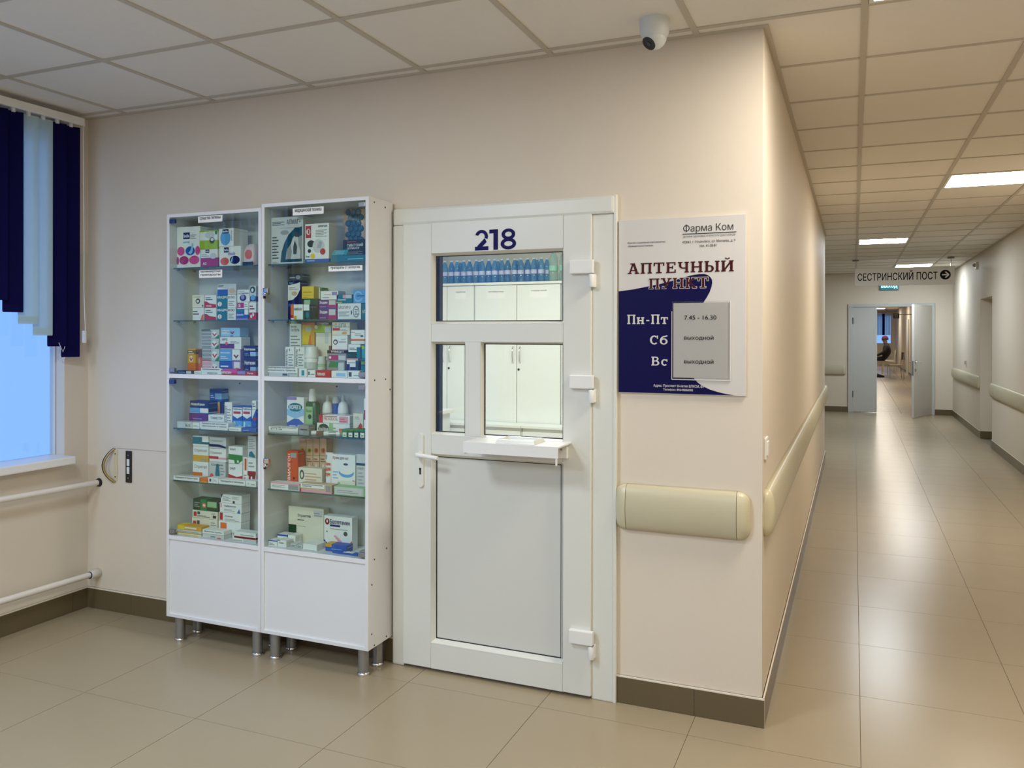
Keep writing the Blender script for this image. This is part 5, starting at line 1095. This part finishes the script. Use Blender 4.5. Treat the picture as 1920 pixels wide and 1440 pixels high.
def jar(u0, u1, vt, yc, name, label, body, cap, lab):
    a, b = measure(u0, vt, 1, yc), measure(u1, vt, 1, yc); r = (b.x-a.x)/2; h = a.z-SHELF[3]
    t = thing(name, label, 'jar', ((a.x+b.x)/2, yc, SHELF[3]), GR % 3)
    c = ((a.x+b.x)/2, yc, SHELF[3]+.0003)
    obj('jar_body', MB().lathe([(r*.92,0),(r,.004),(r,h*.52),(r*.92,h*.60),(r*.8,h*.64)], c, 20), body, t)
    obj('jar_cap', MB().lathe([(r*.98,h*.62),(r*.98,h*.70),(r*.85,h*.80),(r*.85,h*.97),(r*.75,h)], c, 20), cap, t)
    obj('jar_label', MB().lathe([(r*1.01,h*.10),(r*1.01,h*.48)], c, 20, cap=False), lab, t)
jar(573.5, 596, 650, -.115, 'pill_jar', 'white plastic pill jar with wide cap, third right shelf', WHITE, WHITE, mat('jar_print', lin((190,196,188)), .5, noise=.3, scale=60))
jar(597, 611, 668, -.118, 'small_pill_jar', 'small grey green pill jar right of the white jar', ink('lgreen'), ink('lgrey'), mat('jar_print_small', lin((200,204,196)), .5, noise=.3, scale=60))
column(sh, B_, BD, [(592, 621, 624, 'cream', [R(.86,1,0,.7,'brown'), R(.6,.84,.75,1,'lgrey'), L(.66,.8,.15,.5,4)], 'tall cream carton with brown edge at the back'), (590, 621, 604, 'lime', [R(0,1,.72,1,'navy'), R(.62,1,.0,.6,'lgrey'), T('СЛАБИЛЕН', .15,.85,.76,.96,'white',.02), O(.0,.2,.35,.7,'white')], 'lime and navy carton with white name on the third right shelf')], g)
column(sh, M_, .06, [(612.5, 646.5, 677, 'grey', [P([(.1,.6),(.6,.6),(.7,.95),(.2,1)],'green'), R(0,1,0,.3,'lgreen'), R(.65,.95,.2,.9,'lgrey')], 'grey green carton at the bottom of the centre pile'), (613.5, 649.5, 656.5, 'grey', [R(0,1,.70,1,'black'), T('ТРИМЕДАТ', .2,.88,.75,.95,'white',.02), R(.08,.58,.08,.55,'magenta'), O(.1,.22,.2,.45,'white'), R(.6,.95,.1,.5,'lgrey')], 'grey carton with black header and magenta panel'), (622.5, 651.5, 628.5, 'white', [O(.08,.38,.35,.72,'dgrey'), O(.14,.32,.42,.62,'white'), T('Омепразол', .45,.92,.48,.6,'dred'), L(.6,.9,.7,.8,1), R(0,1,0,.06,'lpink')], 'white carton with a dark ring in the centre pile'), (622.5, 656, 604.5, 'cream', [T('НО-ШПА', .04,.80,.60,.92,'black',-.005), R(.04,.45,.35,.55,'red'), O(.55,.85,.05,.25,'gold'), L(.5,.9,.3,.5,2)], 'cream carton with large black name on top of the centre pile')], g)
column(sh, M_, .06, [(650, 671.5, 672, 'white', [R(0,.28,.1,.7,'navy'), R(.3,.8,.2,.55,'navy'), R(0,1,.92,1,'lpink'), R(.8,1,.0,.9,'dteal'), L(.1,.8,.75,.85,1)], 'white carton with navy panels below the green one'), (653, 676, 645.5, 'white', [R(0,.7,.0,.45,'dgreen'), R(.7,1,0,.8,'teal'), L(.1,.7,.6,.8,2,'dgrey')], 'white and dark green carton, right pile of third shelf'), (658, 684, 618.5, 'white', [R(0,1,.22,.36,'orange'), R(.7,.9,.5,.62,'dgrey'), L(.05,.3,.8,.9,1,'coral'), L(.3,.9,.6,.8,2)], 'white carton with orange stripe on top of right pile')], g)
column(sh, M_-.02, .06, [(677, 685.5, 672, 'teal', [R(0,1,.62,.9,'dteal'), T('МИКС', .05,.98,.68,.85,'lime')], 'teal carton at the right stile, lower one'), (678, 685.5, 647.5, 'aqua', [P([(.0,.7),(.8,.75),(.6,.95),(0,1)],'lime')], 'turquoise carton at the right stile, upper one')], g)

# right shelf 4
sh = 4; g = GR % sh
fl(504.5, 559, 799, 'lgrey', [R(0,1,0,.2,'grey')], 'flat silver carton beneath the mouth care label')
fl(560, 579, 797, 'grey', [O(.0,.5,.1,.5,'silver'), L(.2,.9,.5,.8,1,'dgrey')], 'grey silver carton right of the mouth care label')
for k, (u0, u1, c, lab) in enumerate(((580.5, 602, 'tan', 'beige lip balm stick lying on the fourth right shelf'), (603, 624, 'white', 'white lip balm stick lying in the middle of three'), (625.5, 640, 'lgrey', 'grey lip balm stick lying right of the white one'))):
    a, b = measure(u0, 810, 1, F), measure(u1, 810, 1, F); r = .0105; zc = SHELF[4]+r+.0003
    t = thing('lip_balm', lab, 'lip balm', ((a.x+b.x)/2, F, SHELF[4]), g); yy = F+.012
    def cyl(x0, x1, rr): return MB().tube([(x0,yy+.004*k,zc),(x1,yy+.02,zc)], rr, 14)
    m_ = a.x+(b.x-a.x)*.45; obj('cap', cyl(a.x, m_, r), WHITE, t); obj('barrel', cyl(m_, b.x-.002, r*.96), ink(['brown','silver','grey'][k]) if k != 1 else ink('silver'), t)
for k, (u0, u1) in enumerate(((641, 651.5), (652, 662.5), (663, 673.5), (674, 685))):
    fl(u0, u1, 804.5, 'dgreen' if k else 'green', [R(.15,.85,.12,.62,'cream'), L(.3,.7,.25,.5,1,'green'), R(0,1,.75,1,'green')], ['first', 'second', 'third', 'fourth'][k]+' green toothpaste carton end with cream window from the left')
column(sh, M_, .06, [(538, 570, 744, 'white', [R(0,1,.0,.05,'blue'), P([(0,.06),(1,.06),(1,.28),(.7,.40),(.4,.40),(0,.28)],'blue'), P([(0,.5),(.5,.40),(1,.5),(1,.68),(0,.66)],'lblue'), O(.08,.92,.60,.84,'teal'), T('КОРЕГА', .16,.84,.66,.78,'white',.04), R(0,.58,.92,1,'lilac'), O(.58,.92,.05,.24,'lblue'), L(.15,.52,.10,.24,3,'white')], 'blue and white denture carton with teal oval, fourth shelf')], g)
# mouth rinse bottle
a, b = measure(572, 752, 1, -.11), measure(595, 800, 1, -.11); zt_ = measure(580, 729, 1, -.11).z; cxm = (a.x+b.x)/2; z0 = SHELF[4]+.0003
t = thing('rinse_bottle', 'dark green mouth rinse bottle with tall white cap', 'bottle', (cxm, -.11, z0), g)
def rr(w, dd, z, n=20): return [(cxm+w*math.copysign(abs(math.cos(2*PI*k/n))**.5, math.cos(2*PI*k/n)), -.10+dd*math.copysign(abs(math.sin(2*PI*k/n))**.5, math.sin(2*PI*k/n)), z) for k in range(n)]
w_ = (b.x-a.x)/2; hb = a.z-z0
obj('bottle_body', MB().loft([rr(w_*.95,.018,z0),rr(w_,.02,z0+.006),rr(w_,.02,z0+hb*.92),rr(w_*.6,.015,z0+hb)], 0, True, True), mat('green_bottle', lin((20,84,40)), .2), t)
obj('bottle_cap', MB().lathe([(w_*.52,0),(w_*.5,(zt_-a.z)*.6),(w_*.36,zt_-a.z)], (cxm,-.10,a.z), 16), WHITE, t)
fl_ = obj('bottle_label', MB().box(cxm-w_*.78, cxm+w_*.45, -.1206, -.1200, z0+hb*.16, z0+hb*.84), ink('lgreen'), t)
mb = MB().poly(ell(cxm-w_*.3, cxm+w_*.3, z0+hb*.45, z0+hb*.6, -.1212)); obj('label_mark', mb, ink('dgreen'), fl_)
mb = MB(); put_text(mb, 'Лесной', cxm-w_*.6, cxm+w_*.3, z0+hb*.66, z0+hb*.76, -.1212); obj('lettering', mb, ink('black'), fl_)
column(sh, M_, .06, [(594, 656, 792.5, 'white', [O(.04,.38,.05,.95,'dgreen'), T('Лесной бальзам', .06,.36,.3,.7,'white'), R(.68,.97,.1,.6,'orange'), L(.42,.65,.3,.8,2,'grey'), R(.38,.5,.0,1,'lgreen')], 'long white green and orange toothpaste carton'), (598, 656, 777.5, 'white', [R(0,.13,0,1,'red'), T('MEXIDOL', .16,.62,.35,.75,'red',.0), R(.16,.6,.82,.9,'red'), R(.66,.95,.1,.9,'lpink'), L(.68,.9,.2,.8,2,'coral')], 'long white toothpaste carton with red name')], g)
for k, (u0, u1) in enumerate(((604, 621), (633, 650))):
    a, b = measure(u0, 754, 1, B_), measure(u1, 754, 1, B_); c = (a.x+b.x)/2; r = (b.x-a.x)/2; zt2 = measure(u0, 741, 1, B_).z
    t = thing('spray_bottle', ['white throat spray bottle left of the blue can', 'white throat spray bottle right of the blue can'][k], 'bottle', (c, B_, SHELF[4]), g)
    h = zt2-SHELF[4]; cc = (c, B_+.008, SHELF[4]+.0003)
    obj('bottle_body', MB().lathe([(r*.95,0),(r,.004),(r,h*.62),(r*.8,h*.78),(r*.36,h*.84)], cc, 18), WHITE, t); obj('nozzle', MB().lathe([(r*.4,h*.83),(r*.34,h*.92),(r*.26,h)], cc, 12), ink('lgrey'), t); obj('bottle_label', MB().lathe([(r*1.01,h*.2),(r*1.01,h*.55)], cc, 18, cap=False), mat('spray_print', lin((196,200,196)), .5, noise=.4, scale=90), t)
a, b = measure(622.5, 756, 1, B_), measure(632, 756, 1, B_); c = (a.x+b.x)/2; r = (b.x-a.x)/2; h = measure(627, 744, 1, B_).z-SHELF[4]
t = thing('dental_can', 'blue and white can between the two spray bottles', 'can', (c, B_+.01, SHELF[4]), g); cc = (c, B_+.012, SHELF[4]+.0003)
obj('can_body', MB().lathe([(r,0),(r,h*.82)], cc, 16), ink('blue'), t); obj('can_top', MB().lathe([(r*1.25,h*.82),(r*1.25,h*.9),(r*.9,h)], cc, 16), ink('lgrey'), t)
column(sh, M_, .06, [(662, 681, 775, 'cream', [P([(.2,.1),(.5,.05),(.9,.15),(.95,.5),(.75,.62),(.55,.45),(.3,.35)],'dorange'), O(.55,.85,.3,.55,'red'), O(.35,.6,.15,.35,'coral'), L(.2,.7,.75,.9,2,'grey')], 'cream carton with red berries, fourth right shelf')], g)
column(sh, M_, .06, [(682, 685.5, 747, 'white', [R(.2,1,.45,.7,'dred')], 'narrow white carton at the right stile, fourth shelf')], g)

# right shelf 5
sh = 5; g = GR % sh
fl(507.5, 561.5, 903, 'white', [R(.62,.98,.1,.9,'grey'), R(0,1,.8,1,'lpink'), L(.05,.5,.3,.7,3)], 'flat white carton with grey square at the left front')
fl(562.5, 622, 905, 'tan', [R(0,1,0,.3,'lpink'), R(.82,.97,.2,.9,'grey'), R(0,.04,0,.4,'red')], 'flat brown pink carton beneath the cosmetics label')
fl(626, 684, 911, 'lgreen', [R(.03,.94,.1,.92,'lgrey'), L(.1,.8,.3,.7,2,'grey')], 'flat pale green carton at the right front, fifth shelf')
column(sh, M_, .05, [(538, 558.5, 845, 'dorange', [V('РЕВМАЛГОН', .08,.32,.05,.92,'white'), R(.35,.88,.82,.95,'silver'), O(.55,.75,.24,.3,'black'), L(.45,.85,.1,.2,2,'orange')], 'tall orange carton with upright white name, fifth shelf')], g)
column(sh, M_, .045, [(559.5, 604, 876, 'cream', [O(.05,.25,.45,.9,'dgrey'), O(.1,.2,.52,.8,'cream'), L(.28,.95,.3,.85,4,'tan'), L(.2,.6,.1,.2,1,'grey')], 'cream carton with dark round mark, fifth shelf')], g)
for k in range(4):
    u0 = 561+13*k; row = []
    row.append((u0, u0+12.4, 854, 'tan', [R(0,1,.0,.55,'lpink'), P([(.3,.1),(.7,.1),(.8,.6),(.5,.75),(.2,.6)],'cream'), L(.1,.9,.8,.95,2,'brown')], ['first', 'second', 'third', 'fourth'][k]+' beige cream carton from the left, lower row at back'))
    row.append((u0, u0+12.4, 822, 'tan', [O(.15,.85,.12,.45,['gold','lime','orange','orange'][k]), O(.35,.7,.2,.4,'brown'), L(.1,.9,.58,.75,2,'lpink'), R(0,1,.9,1,'lpink')], ['first', 'second', 'third', 'fourth'][k]+' beige cream carton from the left, upper row at back'))
    column(sh, B_, BD, row, g)
a, b = measure(605, 849, 1, M_-.01), measure(620, 849, 1, M_-.01); z0 = SHELF[5]+.0003; h = a.z-z0; c = (a.x+b.x)/2; w_ = (b.x-a.x)/2
t = thing('cream_tube', 'white hand cream tube with red lettering standing upright', 'tube', (c, M_, z0), g)
def tb(w, dd, z, n=16): return [(c+w*math.cos(2*PI*k/n), M_+.012+dd*math.sin(2*PI*k/n), z) for k in range(n)]
obj('tube_body', MB().loft([tb(w_*.78,.014,z0+h*.13),tb(w_*.86,.013,z0+h*.3),tb(w_*.95,.008,z0+h*.7),tb(w_,.0015,z0+h)], 0, True, True), WHITE, t); obj('tube_cap', MB().lathe([(w_*.7,0),(w_*.7,h*.125)], (c,M_+.012,z0), 16), WHITE, t)
mb = MB()
for s, q in (('Крем', .66), ('для', .52), ('рук', .38)): put_text(mb, s, c-w_*.6, c+w_*.6, z0+h*q, z0+h*(q+.10), M_-.0012, bold=.04)
obj('lettering', mb, ink('dorange'), t)
mb = MB().quad((c-w_*.8,M_+.008,z0+h*.82),(c+w_*.8,M_+.008,z0+h*.82),(c+w_*.85,M_+.0098,z0+h*.94),(c-w_*.85,M_+.0098,z0+h*.94)); obj('grey_band', mb, ink('grey'), t)
column(sh, M_, .06, [(622, 666.5, 851, 'white', [T('Крем для ног', .05,.72,.85,.95,'brown'), O(.30,.95,.40,.68,'sky'), O(.30,.95,.48,.74,'white'), P([(0,0),(.4,.0),(.35,.1),(.15,.2),(0,.2)],'red'), P([(.88,.35),(1,.33),(1,.12)],'red'), R(.25,1,.04,.32,'cream'), T('ВЕЛИОР СТОПА', .42,.98,.10,.16,'black'), O(.25,.38,.12,.28,'lgreen'), L(.05,.28,.36,.6,3,'lblue'), O(.5,.7,.72,.78,'dgrey')], 'large white cream carton with blue swirl and red corners')], g)
column(sh, M_-.012, .05, [(668, 685.5, 851, 'lgrey', [R(0,1,.72,.78,'dteal'), L(.2,.8,.1,.6,6,'silver'), T('CREAM', .15,.8,.62,.68,'grey')], 'pale grey carton with teal stripe at the right stile')], g)

# right shelf 6
sh = 6; g = GR % sh
column(sh, B_-.01, .045, [(541, 607, 948, 'cream', [R(0,.23,.14,.48,'dgreen'), T('Эпрактив', .26,.64,.70,.80,'dgrey'), L(.26,.45,.62,.67,1,'dgrey'), L(.26,.5,.45,.48,1,'grey'), R(.72,.97,.76,.94,'lgrey'), L(.74,.95,.78,.9,2)], 'large cream carton with dark green square, bottom shelf')], g)
column(sh, M_+.02, .045, [(607.5, 660.5, 966, 'white', [P([(.5,.0),(.7,.05),(.9,.2),(1,.3),(1,.0)],'orange'), P([(0,.06),(0,.27),(.12,.15),(.3,.06),(.3,.0),(.15,0)],'navy'), O(.04,.20,.72,.92,'dred'), O(.09,.15,.78,.88,'white'), T('Беллатамин', .22,.92,.76,.90,'navy'), R(.22,.58,.68,.74,'navy'), O(.70,.84,.42,.56,'dgrey'), O(.08,.14,.48,.54,'grey'), P([(.35,.4),(.42,.42),(.65,.25),(.55,.2)],'lpink'), L(.22,.85,.6,.64,1)], 'white carton with navy and orange swooshes, bottom right shelf'), ], g)
fb = lambda: [R(0,1,.82,1,'blue'), L(.1,.7,.2,.6,2,'dgrey')]
column(sh, F, .05, [(502.5, 519.5, 1012, 'white', fb(), 'small white carton with blue top, front left corner')], g); column(sh, F, .05, [(520.5, 537, 1012, 'white', [T('В-мин', .2,.7,.5,.75,'navy')]+[R(0,.3,.9,1,'blue')], 'small white carton right of the blue topped one')], g)
column(sh, M_, .05, [(520, 539, 1001, 'white', fb(), 'small white blue topped carton in the second row')], g); column(sh, M_, .05, [(540, 554, 1003, 'white', [L(.2,.8,.3,.7,2,'dgrey')], 'small white carton next to it in the second row')], g)
column(sh, F+.008, .05, [(545, 556, 1019, 'lgrey', [L(.1,.9,.2,.8,3,'dgrey')], 'tiny flat grey carton with print, bottom shelf, left')], g); column(sh, F+.012, .05, [(556.8, 567, 1021, 'lgrey', [L(.1,.9,.2,.8,3,'dgrey')], 'tiny flat grey carton with print, bottom shelf, right')], g)
column(sh, F, .07, [(568, 594, 1019, 'white', [L(.1,.9,.05,.15,1)], 'plain white low carton at the bottom shelf front')], g)
column(sh, F+.025, .05, [(610, 650, 1019, 'blue', [R(0,.3,.6,1,'gold'), L(.3,.8,.3,.6,1,'sky')], 'flat blue pack behind the slanted blue pack')], g)
a = measure(626, 1038, 1, F+.02); z0 = SHELF[6]+.0006
o = obj('blister_pack', MB().prism([(a.x,-.178),(a.x+.135,-.186),(a.x+.15,-.166),(a.x+.03,-.150+-.014)], z0, z0+.011, 'z'), ink('blue'), loc=(a.x+.07,-.17,z0)); tag(o, 'bright blue slanted pack with a white tag, bottom shelf front', 'pack', g)
obj('white_tag', MB().prism([(a.x+.065,-.1885),(a.x+.115,-.1890),(a.x+.118,-.176),(a.x+.08,-.170)], z0+.0112, z0+.0135, 'z'), ink('white'), o)
column(sh, F+.004, .04, [(674, 685.5, 1033, 'silver', [R(0,1,0,.4,'brown'), L(.2,.8,.5,.8,1)], 'silver and brown pack at the bottom right stile')], g)

# paper labels taped to the glass doors and the shelf fronts
def paper_label(u0, u1, v0, v1, lines, label, y, tilt=0, col='white'):
    a, b = measure(u0, v0, 1, y), measure(u1, v1, 1, y); cx_, cz_ = (a.x+b.x)/2, (a.z+b.z)/2; w2, h2 = (b.x-a.x)/2, abs(a.z-b.z)/2
    o = obj('shelf_label', MB().box(-w2, w2, -.0004, .0004, -h2, h2), ink(col), loc=(cx_, y, cz_), local=True)
    tag(o, label, 'label', 'printed shelf labels'); o.rotation_euler[1] = -math.radians(tilt)
    mb = MB(); n = len(lines); hh = 2*h2/(n+.35)
    for k, s in enumerate(lines):
        zt_ = h2-.18*hh-k*hh; wl_ = .86 if k == 0 or len(s) > 8 else .45
        put_text(mb, s, -w2*wl_ if k == 0 else -w2*.86, w2*wl_ if k == 0 else w2*(.86*2*wl_/1.0-.86 if wl_ < .8 else .86), zt_-hh*.72, zt_, -.0008, bold=.02)
    obj('lettering', mb, ink('black'), o, local=True)
GYD = KY0+.0024
paper_label(371.5, 417, 406, 415, ['средства гигиены'], 'slim white paper label at the top of the left glass door', GYD)
paper_label(373.5, 416.5, 507, 520, ['противовирусные', 'препараты'], 'white two line label below the left top shelf', GYD)
paper_label(377, 414, 689.5, 697, ['Обезболивающие'], 'white pain relief label on the left middle shelf front', F-.0015)
paper_label(375, 428, 791, 805, ['Препараты при простудных', 'заболеваниях и гриппе'], 'white two line label on the left cabinet fourth shelf', F-.0015)
paper_label(325.5, 374, 891, 903.5, ['Препараты от боли в горле'], 'white one line label at the left of fifth shelf', F-.0015)
paper_label(410.5, 460, 898, 911, ['Препараты от насморка'], 'white one line label at the right of fifth shelf', F-.0015)
paper_label(381, 418.5, 993, 1004, ['Витамины группы'], 'white label on the carton at the bottom left shelf', F-.0015)
paper_label(549, 607, 391, 400.5, ['медицинская техника'], 'slim white paper label at the top of the right glass door', GYD)
paper_label(616, 679.5, 499.5, 507, ['препараты от аллергии'], 'white label below the right top shelf', GYD)
paper_label(499, 558, 686.5, 699.5, ['препараты желудочно', 'кишечного тракта'], 'white two line label on the right middle shelf front', F-.0015)
paper_label(504, 559, 799, 809.5, ['средства для полости', 'рта'], 'white mouth care label on the right fourth shelf', F-.0015)
paper_label(564, 608.5, 905.5, 917.5, ['Косметические', 'средства'], 'white cosmetics label on the right fifth shelf', F-.0015)
